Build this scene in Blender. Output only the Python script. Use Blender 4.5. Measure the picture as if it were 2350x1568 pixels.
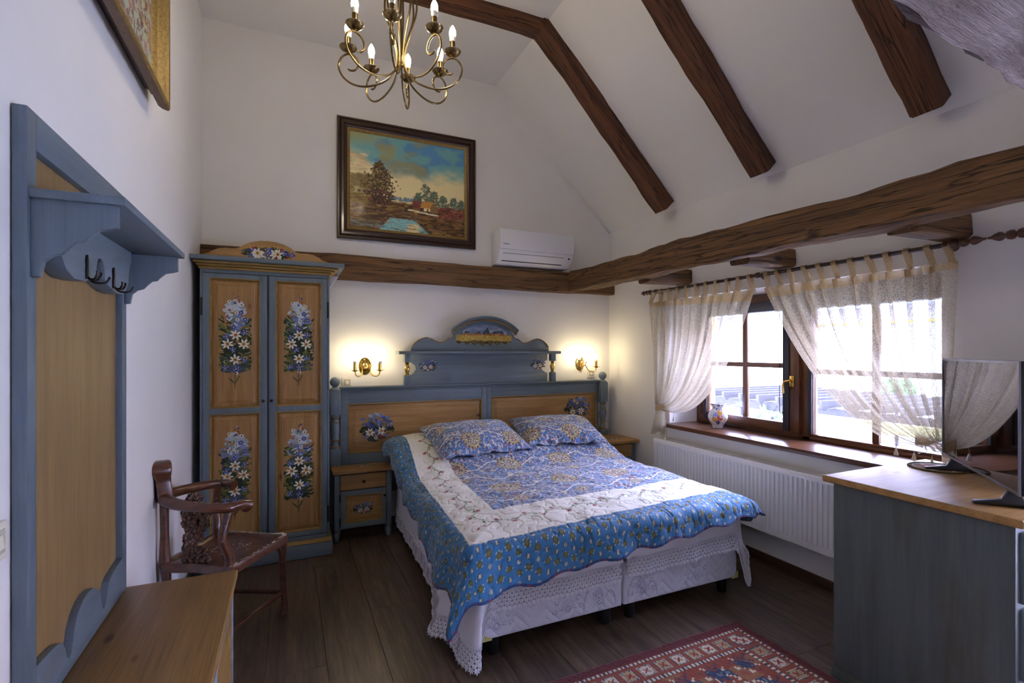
import bpy, bmesh, math, random
import numpy as np
from mathutils import Vector, Matrix

SC = bpy.context.scene
COL = SC.collection
PI = math.pi
for o in list(bpy.data.objects):
    bpy.data.objects.remove(o)

# ------------------------------------------------------------------ camera
YAW = math.radians(24.238)
FPX = 1147.23                      # focal length in pixels of a 2350 px wide frame
cam_d = bpy.data.cameras.new('camera')
cam = bpy.data.objects.new('camera', cam_d)
COL.objects.link(cam)
cam.location = (0, 0, 1.5)
cam.rotation_euler = (PI / 2, 0, -YAW)
cam_d.sensor_width = 36
cam_d.lens = 36 * FPX / 2350
cam_d.shift_y = (805.3 - 784) / 2350
cam_d.clip_start = 0.05
SC.camera = cam

# ------------------------------------------------------------------ sky, sun, exposure
SC.view_settings.view_transform = 'Standard'
SC.view_settings.look = 'None'
SC.view_settings.exposure = 0.40
SC.view_settings.gamma = 1
SC.view_settings.use_curve_mapping = False
W = bpy.data.worlds.new('sky')
SC.world = W
W.use_nodes = True
_n = W.node_tree.nodes
_n['Background'].inputs[0].default_value = (0.53, 0.59, 1.0, 1)
_n['Background'].inputs[1].default_value = 45
sun_d = bpy.data.lights.new('sun', 'SUN')
sun_d.energy = 6.0
sun_d.angle = 0.01
sun_d.color = (1, 0.95, 0.86)
sun = bpy.data.objects.new('sun', sun_d)
COL.objects.link(sun)
sun.rotation_euler = Vector((0.62, 0.30, -0.72)).to_track_quat('-Z', 'Y').to_euler()
for yy, zz, hh, ww in ((2.47, 1.4, 1.1, 2.06), (-.46, .98, 1.95, 2.3)):   # sampling portals in the two openings (emit nothing)
    pd = bpy.data.lights.new('window_portal', 'AREA')
    pd.shape = 'RECTANGLE'
    pd.size = hh
    pd.size_y = ww
    pd.cycles.is_portal = True
    po = bpy.data.objects.new('window_portal', pd)
    po.location = (3.66, yy, zz)
    po.rotation_euler = (0, PI / 2, 0)
    COL.objects.link(po)


# ------------------------------------------------------------------ helpers
def s2l(c):
    c = np.asarray(c, float)
    if c.max() > 1.01:
        c = c / 255.
    return np.where(c <= .04045, c / 12.92, ((c + .055) / 1.055) ** 2.4)


def col(r, g, b):
    v = s2l((r / 255., g / 255., b / 255.))
    return (float(v[0]), float(v[1]), float(v[2]), 1.)


class MB:
    """collects shapes; build() links them as one mesh object"""

    def __init__(self):
        self.v, self.f = [], []

    def add(self, vs, fs):
        n = len(self.v)
        self.v += [tuple(map(float, p)) for p in vs]
        self.f += [tuple(i + n for i in q) for q in fs]
        return self

    def box(self, x0, x1, y0, y1, z0, z1):
        vs = [(x, y, z) for z in (z0, z1) for y in (y0, y1) for x in (x0, x1)]
        return self.add(vs, [(0, 2, 3, 1), (4, 5, 7, 6), (0, 1, 5, 4), (2, 6, 7, 3), (0, 4, 6, 2), (1, 3, 7, 5)])

    def prism(self, pts, t0, t1, mp):
        """closed polygon pts (a,b) extruded from t0 to t1; mp(a,b,t)->xyz"""
        n = len(pts)
        vs = [mp(a, b, t0) for a, b in pts] + [mp(a, b, t1) for a, b in pts]
        fs = [tuple(range(n - 1, -1, -1)), tuple(range(n, 2 * n))]
        fs += [(i, (i + 1) % n, n + (i + 1) % n, n + i) for i in range(n)]
        return self.add(vs, fs)

    def lathe(self, prof, c=(0, 0, 0), n=20, sx=1, sy=1, axis='z'):
        vs, fs = [], []
        m = len(prof)
        for r, z in prof:
            for k in range(n):
                a = 2 * PI * k / n
                p = (r * math.cos(a) * sx, r * math.sin(a) * sy, z)
                if axis == 'y':
                    p = (p[0], p[2], p[1])
                if axis == 'x':
                    p = (p[2], p[0], p[1])
                vs.append((p[0] + c[0], p[1] + c[1], p[2] + c[2]))
        for i in range(m - 1):
            for k in range(n):
                fs.append((i * n + k, i * n + (k + 1) % n, (i + 1) * n + (k + 1) % n, (i + 1) * n + k))
        fs.append(tuple(range(n - 1, -1, -1)))
        fs.append(tuple((m - 1) * n + k for k in range(n)))
        return self.add(vs, fs)

    def tube(self, pts, r, n=8, flat=1.0, cap=True, up=None):
        P = [Vector(p) for p in pts]
        m = len(P)
        R = r if hasattr(r, '__len__') else [r] * m
        vs, fs = [], []
        nrm = None
        for i in range(m):
            t = (P[min(i + 1, m - 1)] - P[max(i - 1, 0)]).normalized()
            if nrm is None:
                a = Vector(up) if up else (Vector((0, 0, 1)) if abs(t.z) < .9 else Vector((1, 0, 0)))
                nrm = (a - t * a.dot(t)).normalized()
            else:
                nrm = (nrm - t * nrm.dot(t)).normalized()
            b = t.cross(nrm)
            for k in range(n):
                a = 2 * PI * k / n
                vs.append(P[i] + nrm * (math.cos(a) * R[i]) + b * (math.sin(a) * R[i] * flat))
        for i in range(m - 1):
            for k in range(n):
                fs.append((i * n + k, i * n + (k + 1) % n, (i + 1) * n + (k + 1) % n, (i + 1) * n + k))
        if cap:
            fs.append(tuple(range(n - 1, -1, -1)))
            fs.append(tuple((m - 1) * n + k for k in range(n)))
        return self.add(vs, fs)

    def grid(self, nu, nv, fn):
        vs = [fn(i / nu, j / nv) for j in range(nv + 1) for i in range(nu + 1)]
        fs = [(j * (nu + 1) + i, j * (nu + 1) + i + 1, (j + 1) * (nu + 1) + i + 1, (j + 1) * (nu + 1) + i)
              for j in range(nv) for i in range(nu)]
        return self.add(vs, fs)

    def frame(self, w0, w1, h0, h1, prof, mp):
        """mitred rectangular moulding; prof = [(inset, height)], mp(a,b,t)->xyz"""
        k = len(prof)
        vs = []
        for ins, t in prof:
            vs += [mp(w0 + ins, h0 + ins, t), mp(w1 - ins, h0 + ins, t), mp(w1 - ins, h1 - ins, t), mp(w0 + ins, h1 - ins, t)]
        fs = [(i * 4 + j, i * 4 + (j + 1) % 4, (i + 1) * 4 + (j + 1) % 4, (i + 1) * 4 + j) for i in range(k - 1) for j in range(4)]
        return self.add(vs, fs)

    def xf(self, mat, start=0):
        for i in range(start, len(self.v)):
            self.v[i] = tuple(mat @ Vector(self.v[i]))
        return self


def root_of(o):
    while o.parent:
        o = o.parent
    return o


def fin(name, me, mat, parent=None, smooth=35, local=False):
    if parent is not None and not local:
        L = root_of(parent).location
        if L.length > 0:
            me.transform(Matrix.Translation(-L))
    if mat:
        me.materials.append(mat)
    if smooth:
        me.shade_smooth()
        me.set_sharp_from_angle(angle=math.radians(smooth))
    o = bpy.data.objects.new(name, me)
    COL.objects.link(o)
    if parent is not None:
        o.parent = parent
    return o


def build(name, mb, mat, parent=None, bevel=0, seg=2, smooth=35, local=False, fixn=True):
    me = bpy.data.meshes.new(name)
    me.from_pydata(mb.v, [], mb.f)
    if fixn or bevel:
        bm = bmesh.new()
        bm.from_mesh(me)
        if fixn:
            bmesh.ops.recalc_face_normals(bm, faces=bm.faces)
        if bevel:
            es = [e for e in bm.edges if len(e.link_faces) == 2 and e.calc_face_angle(0) > .5]
            bmesh.ops.bevel(bm, geom=es, offset=bevel, segments=seg, profile=.5, affect='EDGES', clamp_overlap=True)
        bm.to_mesh(me)
        bm.free()
    return fin(name, me, mat, parent, smooth, local)


def tag(o, label, cat, group=None, kind=None):
    o['label'] = label
    if cat:
        o['category'] = cat
    if group:
        o['group'] = group
    if kind:
        o['kind'] = kind
    return o


def thing(name, label, cat, loc=(0, 0, 0), rz=0, group=None):
    o = bpy.data.objects.new(name, None)
    o.empty_display_size = .05
    COL.objects.link(o)
    o.location = loc
    o.rotation_euler = (0, 0, rz)
    return tag(o, label, cat, group)


def struct(o):
    o['kind'] = 'structure'
    return o


def copy_tree(o, parent=None):
    c = o.copy()
    COL.objects.link(c)
    c.parent = parent
    for ch in list(o.children):
        copy_tree(ch, c)
    return c


def catmull(P, n=8, closed=False):
    P = [np.array(p, float) for p in P]
    out = []
    m = len(P)
    for i in range(m if closed else m - 1):
        p0 = P[(i - 1) % m] if closed or i > 0 else 2 * P[0] - P[1]
        p1, p2 = P[i], P[(i + 1) % m]
        p3 = P[(i + 2) % m] if closed or i + 2 < m else 2 * P[-1] - P[-2]
        for k in range(n):
            t = k / n
            out.append(tuple(.5 * (2 * p1 + (p2 - p0) * t + (2 * p0 - 5 * p1 + 4 * p2 - p3) * t * t + (3 * p1 - p0 - 3 * p2 + p3) * t ** 3)))
    if not closed:
        out.append(tuple(P[-1]))
    return out


# ------------------------------------------------------------------ paint rasters -> coloured relief meshes
class Canvas:
    """a numpy paint raster; x to the right, y upward, in metres"""

    def __init__(self, w, h, res, bg=None):
        self.w, self.h, self.res = w, h, res
        self.W, self.H = int(round(w / res)) + 1, int(round(h / res)) + 1
        self.c = np.zeros((self.H, self.W, 3))
        self.a = np.zeros((self.H, self.W))
        if bg is not None:
            self.c[:] = s2l(bg)
            self.a[:] = 1
        self.X, self.Y = np.meshgrid(np.arange(self.W) * res, np.arange(self.H) * res)

    def _win(self, x, y, r):
        i0, i1 = max(0, int((x - r) / self.res)), min(self.W, int((x + r) / self.res) + 2)
        j0, j1 = max(0, int((y - r) / self.res)), min(self.H, int((y + r) / self.res) + 2)
        return slice(j0, j1), slice(i0, i1)

    def put(self, sl, m, colr, op=1.):
        if m.size == 0 or not m.any():
            return
        k = s2l(colr)
        cc = self.c[sl]
        aa = self.a[sl]
        o = np.where(aa > 0, op, 1.)[..., None]
        cc[m] = (cc * (1 - o) + k * o)[m]
        aa[m] = 1

    def ell(self, x, y, rx, ry, ang, colr, op=1., rag=0):
        sl = self._win(x, y, max(rx, ry))
        dx, dy = self.X[sl] - x, self.Y[sl] - y
        c, s = math.cos(ang), math.sin(ang)
        a, b = (dx * c + dy * s) / rx, (-dx * s + dy * c) / ry
        q = a * a + b * b
        if rag:
            q = q + rag * np.sin(self.X[sl] * 811 + self.Y[sl] * 547) * np.sin(self.X[sl] * 379 - self.Y[sl] * 941)
        self.put(sl, q < 1, colr, op)

    def line(self, pts, w, colr, op=1.):
        for (x0, y0), (x1, y1) in zip(pts[:-1], pts[1:]):
            L = math.hypot(x1 - x0, y1 - y0) + 1e-9
            cx, cy = (x0 + x1) / 2, (y0 + y1) / 2
            sl = self._win(cx, cy, L / 2 + w)
            dx, dy = self.X[sl] - x0, self.Y[sl] - y0
            t = np.clip((dx * (x1 - x0) + dy * (y1 - y0)) / L / L, 0, 1)
            d = np.hypot(dx - t * (x1 - x0), dy - t * (y1 - y0))
            self.put(sl, d < w / 2, colr, op)

    def leaf(self, x, y, L, w, ang, colr):
        self.ell(x + math.cos(ang) * L / 2, y + math.sin(ang) * L / 2, L / 2, w / 2, ang, colr)

    def edelweiss(self, x, y, r, rng, n=7):
        a0 = rng.uniform(0, 6)
        for k in range(n):
            a = a0 + 2 * PI * k / n + rng.uniform(-.15, .15)
            self.leaf(x + math.cos(a) * r * .15, y + math.sin(a) * r * .15, r * rng.uniform(.8, 1.), r * .36, a, (226, 224, 205))
        self.ell(x, y, r * .34, r * .34, 0, (196, 140, 60))
        self.ell(x, y, r * .16, r * .16, 0, (120, 70, 30))

    def bluef(self, x, y, r, rng, c=(46, 66, 150)):
        for k in range(5):
            a = 2 * PI * k / 5 + rng.uniform(0, 1)
            self.ell(x + math.cos(a) * r * .5, y + math.sin(a) * r * .5, r * .55, r * .5, a, c)
            self.ell(x + math.cos(a) * r * .85, y + math.sin(a) * r * .85, r * .2, r * .14, a, (200, 210, 235))
        self.ell(x, y, r * .32, r * .32, 0, (225, 190, 90))
        self.ell(x, y, r * .14, r * .14, 0, (110, 50, 30))

    def small(self, x, y, r, rng, c):
        self.ell(x, y, r, r * .92, 0, c)
        self.ell(x, y, r * .4, r * .4, 0, (95, 50, 25))

    def mesh(self, name, mp, mat, parent, local=False, smooth=0, alpha=True):
        H, Wd = self.H, self.W
        P = mp(self.X.ravel(), self.Y.ravel())
        idx = np.arange(H * Wd).reshape(H, Wd)
        q = np.stack([idx[:-1, :-1], idx[:-1, 1:], idx[1:, 1:], idx[1:, :-1]], -1).reshape(-1, 4)
        if alpha:
            A = self.a > .5
            keep = (A[:-1, :-1] & A[:-1, 1:] & A[1:, 1:] & A[1:, :-1]).ravel()
            q = q[keep]
        return gridmesh(name, P, q, self.c.reshape(-1, 3), mat, parent, local, smooth)


def gridmesh(name, P, q, C, mat, parent, local=False, smooth=0):
    used = np.unique(q)
    mpx = np.full(len(P), -1)
    mpx[used] = np.arange(len(used))
    P = np.asarray(P)[used]
    q = mpx[q]
    me = bpy.data.meshes.new(name)
    me.vertices.add(len(P))
    me.vertices.foreach_set('co', P.astype(np.float32).ravel())
    me.loops.add(q.size)
    me.loops.foreach_set('vertex_index', q.astype(np.int32).ravel())
    me.polygons.add(len(q))
    me.polygons.foreach_set('loop_start', (np.arange(len(q)) * 4).astype(np.int32))
    me.update(calc_edges=True)
    me.validate()
    if C is not None:
        at = me.color_attributes.new('Col', 'FLOAT_COLOR', 'POINT')
        c4 = np.ones((len(P), 4), np.float32)
        c4[:, :3] = np.asarray(C)[used]
        at.data.foreach_set('color', c4.ravel())
    return fin(name, me, mat, parent, smooth, local)


def vnoise(x, y, seed=0):
    """smooth value noise for numpy arrays, about -1..1"""
    rs = np.random.RandomState(seed)
    T = rs.uniform(-1, 1, (64, 64))
    xi, yi = np.floor(x).astype(int), np.floor(y).astype(int)
    fx, fy = x - xi, y - yi
    fx, fy = fx * fx * (3 - 2 * fx), fy * fy * (3 - 2 * fy)
    g = lambda i, j: T[i % 64, j % 64]
    return (g(xi, yi) * (1 - fx) + g(xi + 1, yi) * fx) * (1 - fy) + (g(xi, yi + 1) * (1 - fx) + g(xi + 1, yi + 1) * fx) * fy


# ------------------------------------------------------------------ materials
def newmat(name):
    m = bpy.data.materials.new(name)
    m.use_nodes = True
    nt = m.node_tree
    return m, nt, nt.nodes['Principled BSDF']


def nd(nt, typ, ins=None, **kw):
    n = nt.nodes.new(typ)
    for k, v in kw.items():
        setattr(n, k, v)
    for k, v in (ins or {}).items():
        if hasattr(v, 'is_linked') or isinstance(v, bpy.types.NodeSocket):
            nt.links.new(v, n.inputs[k])
        else:
            n.inputs[k].default_value = v
    return n


def ramp(nt, fac, stops):
    r = nt.nodes.new('ShaderNodeValToRGB')
    e = r.color_ramp.elements
    while len(e) < len(stops):
        e.new(.5)
    for i, (p, c) in enumerate(stops):
        e[i].position = p
        e[i].color = c
    nt.links.new(fac, r.inputs[0])
    return r.outputs[0]


def mixc(nt, fac, a, b, typ='MIX'):
    n = nt.nodes.new('ShaderNodeMix')
    n.data_type = 'RGBA'
    n.blend_type = typ
    for k, v in ((0, fac), (6, a), (7, b)):
        if isinstance(v, bpy.types.NodeSocket):
            nt.links.new(v, n.inputs[k])
        else:
            n.inputs[k].default_value = v
    return n.outputs[2]


def bump(nt, bs, h, strength=.2, dist=.01):
    b = nd(nt, 'ShaderNodeBump', {'Strength': strength, 'Distance': dist, 'Height': h})
    nt.links.new(b.outputs[0], bs.inputs['Normal'])


def objco(nt, scale, rnd=True):
    tc = nt.nodes.new('ShaderNodeTexCoord')
    v = tc.outputs['Object']
    if rnd:
        oi = nt.nodes.new('ShaderNodeObjectInfo')
        mu = nd(nt, 'ShaderNodeMath', {0: oi.outputs['Random'], 1: 13.7}, operation='MULTIPLY')
        ad = nd(nt, 'ShaderNodeVectorMath', {0: v, 1: mu.outputs[0]}, operation='ADD')
        v = ad.outputs[0]
    mp = nd(nt, 'ShaderNodeMapping', {'Vector': v, 'Scale': scale})
    return mp.outputs[0]


def plain(name, c, rough=.5, metal=0, spec=.5, noise=0, nscale=30, bmp=0, coat=0):
    m, nt, bs = newmat(name)
    bs.inputs['Roughness'].default_value = rough
    bs.inputs['Metallic'].default_value = metal
    bs.inputs['Specular IOR Level'].default_value = spec
    if coat:
        bs.inputs['Coat Weight'].default_value = coat
        bs.inputs['Coat Roughness'].default_value = .1
    if noise or bmp:
        co = objco(nt, (1, 1, 1))
        n = nd(nt, 'ShaderNodeTexNoise', {'Vector': co, 'Scale': nscale, 'Detail': 5.})
        dk = tuple(x * (1 - noise) for x in c[:3]) + (1,)
        nt.links.new(ramp(nt, n.outputs[0], [(.3, dk), (.7, c)]), bs.inputs['Base Color'])
        if bmp:
            bump(nt, bs, n.outputs[0], bmp, .004)
    else:
        bs.inputs['Base Color'].default_value = c
    return m


def axs(axis, lo, hi):
    return {'x': (lo, hi, hi), 'y': (hi, lo, hi), 'z': (hi, hi, lo)}[axis]


def wood(name, c1, c2, axis='x', rough=.5, knots=None, bmp=.15, scale=1., patch=None, cracks=0, coat=0, spec=.4, rnd=True, pm=.5, fine=.72):
    """grain runs along axis; c1 dark, c2 light; patch=(colour, amount) worn or stained places"""
    m, nt, bs = newmat(name)
    g = nd(nt, 'ShaderNodeTexNoise', {'Vector': objco(nt, axs(axis, .6 * scale, 9 * scale), rnd), 'Scale': 2.2, 'Detail': 7., 'Roughness': .6, 'Distortion': .6})
    fn = nd(nt, 'ShaderNodeTexNoise', {'Vector': objco(nt, axs(axis, 2. * scale, 90 * scale), rnd), 'Scale': 2.4, 'Detail': 4.})
    base = ramp(nt, g.outputs[0], [(.28, c1), (.72, c2)])
    fin_ = ramp(nt, fn.outputs[0], [(.3, (fine, fine, fine, 1)), (.6, (1, 1, 1, 1))])
    c = mixc(nt, 1., base, fin_, 'MULTIPLY')
    h = fn.outputs[0]
    if patch:
        pn = nd(nt, 'ShaderNodeTexNoise', {'Vector': objco(nt, axs(axis, 1.2, 6), rnd), 'Scale': 1.6, 'Detail': 6., 'Roughness': .62})
        pf = ramp(nt, pn.outputs[0], [(pm, (0, 0, 0, 1)), (pm + .25, (patch[1],) * 3 + (1,))])
        c = mixc(nt, pf, c, patch[0])
    if knots:
        vo = nd(nt, 'ShaderNodeTexVoronoi', {'Vector': objco(nt, axs(axis, 2.2, 5.5), rnd), 'Scale': knots[1] if len(knots) > 1 else 1.2, 'Randomness': 1.})
        kf = ramp(nt, vo.outputs['Distance'], [(.0, (1, 1, 1, 1)), (.05, (.8, .8, .8, 1)), (.11, (0, 0, 0, 1))])
        c = mixc(nt, kf, c, knots[0])
    if cracks:
        cn = nd(nt, 'ShaderNodeTexNoise', {'Vector': objco(nt, axs(axis, .7, 16), rnd), 'Scale': 1.5, 'Detail': 3., 'Distortion': .4})
        cf = ramp(nt, cn.outputs[0], [(.47, (0, 0, 0, 1)), (.5, (cracks,) * 3 + (1,)), (.53, (0, 0, 0, 1))])
        c = mixc(nt, cf, c, (c1[0] * .25, c1[1] * .25, c1[2] * .25, 1))
        sub = nd(nt, 'ShaderNodeMath', {0: h, 1: cf}, operation='SUBTRACT')
        h = sub.outputs[0]
    nt.links.new(c, bs.inputs['Base Color'])
    bs.inputs['Roughness'].default_value = rough
    bs.inputs['Specular IOR Level'].default_value = spec
    if coat:
        bs.inputs['Coat Weight'].default_value = coat
        bs.inputs['Coat Roughness'].default_value = .15
    if bmp:
        bump(nt, bs, h, bmp, .004)
    return m


def vcol(name, rough=.7, spec=.3, bmp=0, nscale=200, sheen=0, coat=0):
    m, nt, bs = newmat(name)
    a = nd(nt, 'ShaderNodeVertexColor', layer_name='Col')
    nt.links.new(a.outputs[0], bs.inputs['Base Color'])
    bs.inputs['Roughness'].default_value = rough
    bs.inputs['Specular IOR Level'].default_value = spec
    if sheen:
        bs.inputs['Sheen Weight'].default_value = sheen
    if coat:
        bs.inputs['Coat Weight'].default_value = coat
        bs.inputs['Coat Roughness'].default_value = .12
    if bmp:
        n = nd(nt, 'ShaderNodeTexNoise', {'Vector': objco(nt, (1, 1, 1)), 'Scale': nscale, 'Detail': 3.})
        bump(nt, bs, n.outputs[0], bmp, .003)
    return m


def emit(name, c, s):
    m, nt, bs = newmat(name)
    bs.inputs['Base Color'].default_value = c
    bs.inputs['Emission Color'].default_value = c
    bs.inputs['Emission Strength'].default_value = s
    return m


def sheer(name, c, thru, scale, rough=.9):
    """open woven cloth: threads scatter and pass light, the holes between them are clear"""
    m = bpy.data.materials.new(name)
    m.use_nodes = True
    nt = m.node_tree
    nt.nodes.clear()
    out = nt.nodes.new('ShaderNodeOutputMaterial')
    d = nd(nt, 'ShaderNodeBsdfDiffuse', {'Color': c})
    t = nd(nt, 'ShaderNodeBsdfTranslucent', {'Color': c})
    ms = nd(nt, 'ShaderNodeMixShader', {0: .38, 1: d.outputs[0], 2: t.outputs[0]})
    tr = nd(nt, 'ShaderNodeBsdfTransparent')
    w = nd(nt, 'ShaderNodeTexNoise', {'Vector': objco(nt, (scale, scale * .8, scale * .45), False), 'Scale': 1., 'Detail': 2.})
    f = ramp(nt, w.outputs[0], [(.36, (max(0, thru - .30),) * 3 + (1,)), (.64, (min(1, thru + .30),) * 3 + (1,))])
    mx = nd(nt, 'ShaderNodeMixShader', {0: f, 1: ms.outputs[0], 2: tr.outputs[0]})
    nt.links.new(mx.outputs[0], out.inputs[0])
    return m


def glass(name, tint=(1, 1, 1, 1), refl=1.):
    m = bpy.data.materials.new(name)
    m.use_nodes = True
    nt = m.node_tree
    nt.nodes.clear()
    out = nt.nodes.new('ShaderNodeOutputMaterial')
    tr = nd(nt, 'ShaderNodeBsdfTransparent', {'Color': tint})
    gl = nd(nt, 'ShaderNodeBsdfGlossy', {'Roughness': .0})
    fr = nd(nt, 'ShaderNodeFresnel', {'IOR': 1.3})
    mx = nd(nt, 'ShaderNodeMixShader', {0: fr.outputs[0], 1: tr.outputs[0], 2: gl.outputs[0]})
    nt.links.new(mx.outputs[0], out.inputs[0])
    return m


PLASTER = plain('plaster', col(232, 230, 226), .9, spec=.2, noise=.03, nscale=3, bmp=.10)
FACADE = plain('facade_yellow', col(226, 214, 150), .9, spec=.2, noise=.05, nscale=8)
BLUE_C1, BLUE_C2 = col(100, 113, 120), col(117, 131, 139)
BW = (col(104, 98, 76), .5)
BLUE_X = wood('blue_paint_x', BLUE_C1, BLUE_C2, 'x', .5, patch=BW, bmp=.04, pm=.58, fine=.9)
BLUE_Y = wood('blue_paint_y', BLUE_C1, BLUE_C2, 'y', .5, patch=BW, bmp=.04, pm=.58, fine=.9)
BLUE_Z = wood('blue_paint_z', BLUE_C1, BLUE_C2, 'z', .5, patch=BW, bmp=.04, pm=.58, fine=.9)
BLUE_W = wood('blue_paint_worn', col(74, 82, 82), col(94, 102, 100), 'z', .55, patch=(col(76, 70, 50), .8), bmp=.05, pm=.5, fine=.9)
KN = (col(70, 38, 14), 1.3)
PINE_X = wood('pine_x', col(148, 108, 56), col(184, 142, 84), 'x', .45, knots=KN, bmp=.06)
PINE_Y = wood('pine_y', col(116, 86, 44), col(146, 112, 62), 'y', .45, knots=KN, bmp=.06)
PINE_Z = wood('pine_z', col(148, 108, 56), col(184, 142, 84), 'z', .45, knots=KN, bmp=.06)
BLUE_DIM_Y = wood('rack_blue_dim_y', col(80, 92, 99), col(95, 107, 115), 'y', .5, patch=BW, bmp=.04, pm=.58, fine=.9)  # shared blue paint, weaker light on the rack put into the colour
BLUE_DIM_Z = wood('rack_blue_dim_z', col(80, 92, 99), col(95, 107, 115), 'z', .5, patch=BW, bmp=.04, pm=.58, fine=.9)
PANEL = wood('rack_panel', col(116, 91, 55), col(140, 112, 70), 'z', .5, bmp=.04, patch=(col(92, 70, 44), .5), pm=.5)
GILT = wood('gilt_edge', col(130, 98, 44), col(176, 140, 70), 'x', .45, bmp=.05)
BEAM_D = (col(66, 38, 22), col(116, 72, 42))
BEAM_X = wood('beam_x', *BEAM_D, 'x', .75, knots=(col(36, 20, 12), 1.), bmp=.5, scale=1.2, cracks=1.)
BEAM_Y = wood('beam_y', col(64, 42, 26), col(122, 84, 48), 'y', .75, knots=(col(36, 22, 14), .9), bmp=.6, scale=1.2, cracks=1.)
BEAM_P = wood('beam_golden', col(78, 54, 32), col(136, 98, 58), 'x', .75, knots=(col(40, 24, 14), .9), bmp=.6, scale=1.2, cracks=1.)
BEAM_S = wood('beam_slope', *BEAM_D, 'x', .75, knots=(col(36, 20, 12), 1.), bmp=.5, scale=1.2, cracks=1.)
LOGM = wood('log_weathered', col(104, 86, 76), col(170, 156, 150), 'x', .8, bmp=.8, scale=2.2, patch=(col(66, 46, 34), .95), pm=.50, fine=.5)
FLOORM = wood('floor_oak', col(58, 45, 35), col(122, 99, 78), 'y', .34, knots=(col(40, 29, 22), .7), bmp=.12, scale=1.7, spec=.5, fine=.52)
WINW = wood('window_wood', col(80, 48, 29), col(118, 75, 46), 'y', .3, bmp=.06, coat=.25)
WINWZ = wood('window_wood_z', col(80, 48, 29), col(118, 75, 46), 'z', .3, bmp=.06, coat=.25)
ROSE = wood('rosewood', col(52, 28, 17), col(104, 60, 36), 'x', .28, bmp=.05, coat=.4, scale=2)
DARKF = plain('dark_frame', col(58, 34, 24), .3, noise=.35, nscale=14, coat=.35)
GOLDF = plain('gold_leaf', col(146, 118, 58), .42, metal=.4, noise=.5, nscale=90, bmp=.3)
GOLD_SHADED = plain('gold_leaf_shaded', col(104, 76, 44), .6, noise=.4, nscale=60, bmp=.2)  # gold darkened to brown: shade of the frame's underside put into the colour
BRASS = plain('polished_brass', col(214, 176, 92), .18, metal=1.)
ANTIQ = plain('antique_brass', col(128, 108, 70), .27, metal=1.)
DARKM = plain('dark_iron', col(52, 48, 44), .35, metal=.8)
WHITEM = plain('white_enamel', col(236, 236, 240), .3)
WHITEP = plain('white_plastic', col(230, 231, 234), .4)
IVORY = plain('ivory_plastic', col(224, 220, 200), .4)
BLACKP = plain('black_plastic', col(26, 26, 28), .4)
GREYM = plain('grey_metal', col(120, 122, 128), .3, metal=.8)
PAINT = vcol('flower_paint', .55)
CANV = vcol('oil_paint', .45, bmp=.25, nscale=260, coat=.15)
INLAY = plain('shell_inlay', col(222, 222, 208), .2)
RODM = plain('rod_dark', col(48, 30, 24), .3, coat=.3)
TURNW = plain('turned_wood', col(82, 46, 28), .3, noise=.3, nscale=20, coat=.4)
# ================================================================== THE SETTING
XL, XR, YB, YF, ZC, ZK = -.585, 3.108, 4.40, -1.70, 4.02, 2.735
XS = 1.812                                   # where the flat ceiling turns into the slope
XO = 3.62                                    # outer face of the window wall
WZ0, WZ1 = .83, 1.955
WIN = [(1.455, 3.485), (-1.62, .70)]       # the window in view; an added glazed balcony door, unseen, past the commode

floor = struct(build('floor', MB().box(XL - .2, XO, YF - .2, YB + .2, -.2, -.012), plain('floor_base', col(30, 22, 18), .8)))
pw, pl = .265, 1.9
rng = random.Random(4)
pm_ = {}
x = .175 - 3 * pw
ci = 0
while x < XR:
    y = YF - (ci * .73 % pl)
    while y < YB:
        a0, a1, b0, b1 = max(x, XL), min(x + pw, XR), max(y, YF), min(y + pl, YB)
        if a1 - a0 > .01 and b1 - b0 > .02:
            g = .0007
            key = (round(a1 - a0, 3), round(b1 - b0, 3))
            if key not in pm_:
                o = build('plank', MB().box(g, key[0] - g, g, key[1] - g, -.014, 0), FLOORM, floor, bevel=.0012, seg=1, local=True)
                pm_[key] = o.data
            else:
                o = bpy.data.objects.new('plank', pm_[key])
                COL.objects.link(o)
                o.parent = floor
            o.location = (a0, b0, rng.uniform(-.0004, .0004))
        y += pl
    x += pw
    ci += 1

mb = MB().prism([(XL - .2, -.2), (XO, -.2), (XO, ZK), (XR, ZK), (XS, ZC), (XS, ZC + .2), (XL - .2, ZC + .2)], YB, YB + .2, lambda a, b, t: (a, t, b))
struct(build('wall_back', mb, PLASTER))
struct(build('wall_front', MB().prism([(XL - .2, -.2), (XO, -.2), (XO, ZK), (XR, ZK), (XS, ZC), (XS, ZC + .2), (XL - .2, ZC + .2)], YF - .2, YF, lambda a, b, t: (a, t, b)), PLASTER))
struct(build('wall_left', MB().box(XL - .2, XL, YF, YB, 0, ZC), PLASTER))
mb = MB()
ys = [YF, WIN[1][0], WIN[1][1], WIN[0][0], WIN[0][1], YB]
mb.box(XR, XO - .12, ys[2], YB, 0, WZ0).box(XR, XO - .12, YF, YB, WZ1, ZK + .02)
mb.box(XR, XO - .12, YF, ys[1], 0, WZ1)
for k in (2, 4):
    mb.box(XR, XO - .12, ys[k], ys[k + 1], WZ0, WZ1)
struct(build('wall_right', mb, PLASTER))
mb = MB().box(XO - .12, XO, ys[2] - .03, YB + .2, -3, WZ0).box(XO - .12, XO, YF - .2, YB + .2, WZ1, ZK + .25)
mb.box(XO - .12, XO, YF - .2, ys[1] + .03, -3, WZ1).box(XO - .12, XO, ys[1] + .03, ys[2] - .03, -3, 0)
for k in (2, 4):
    mb.box(XO - .12, XO, ys[k] - .03, ys[k + 1] + (.03 if k < 4 else .2), WZ0, WZ1)
struct(build('wall_facade', mb, FACADE))
dx, dz = XR - XS, ZK - ZC
L = math.hypot(dx, dz)
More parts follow.
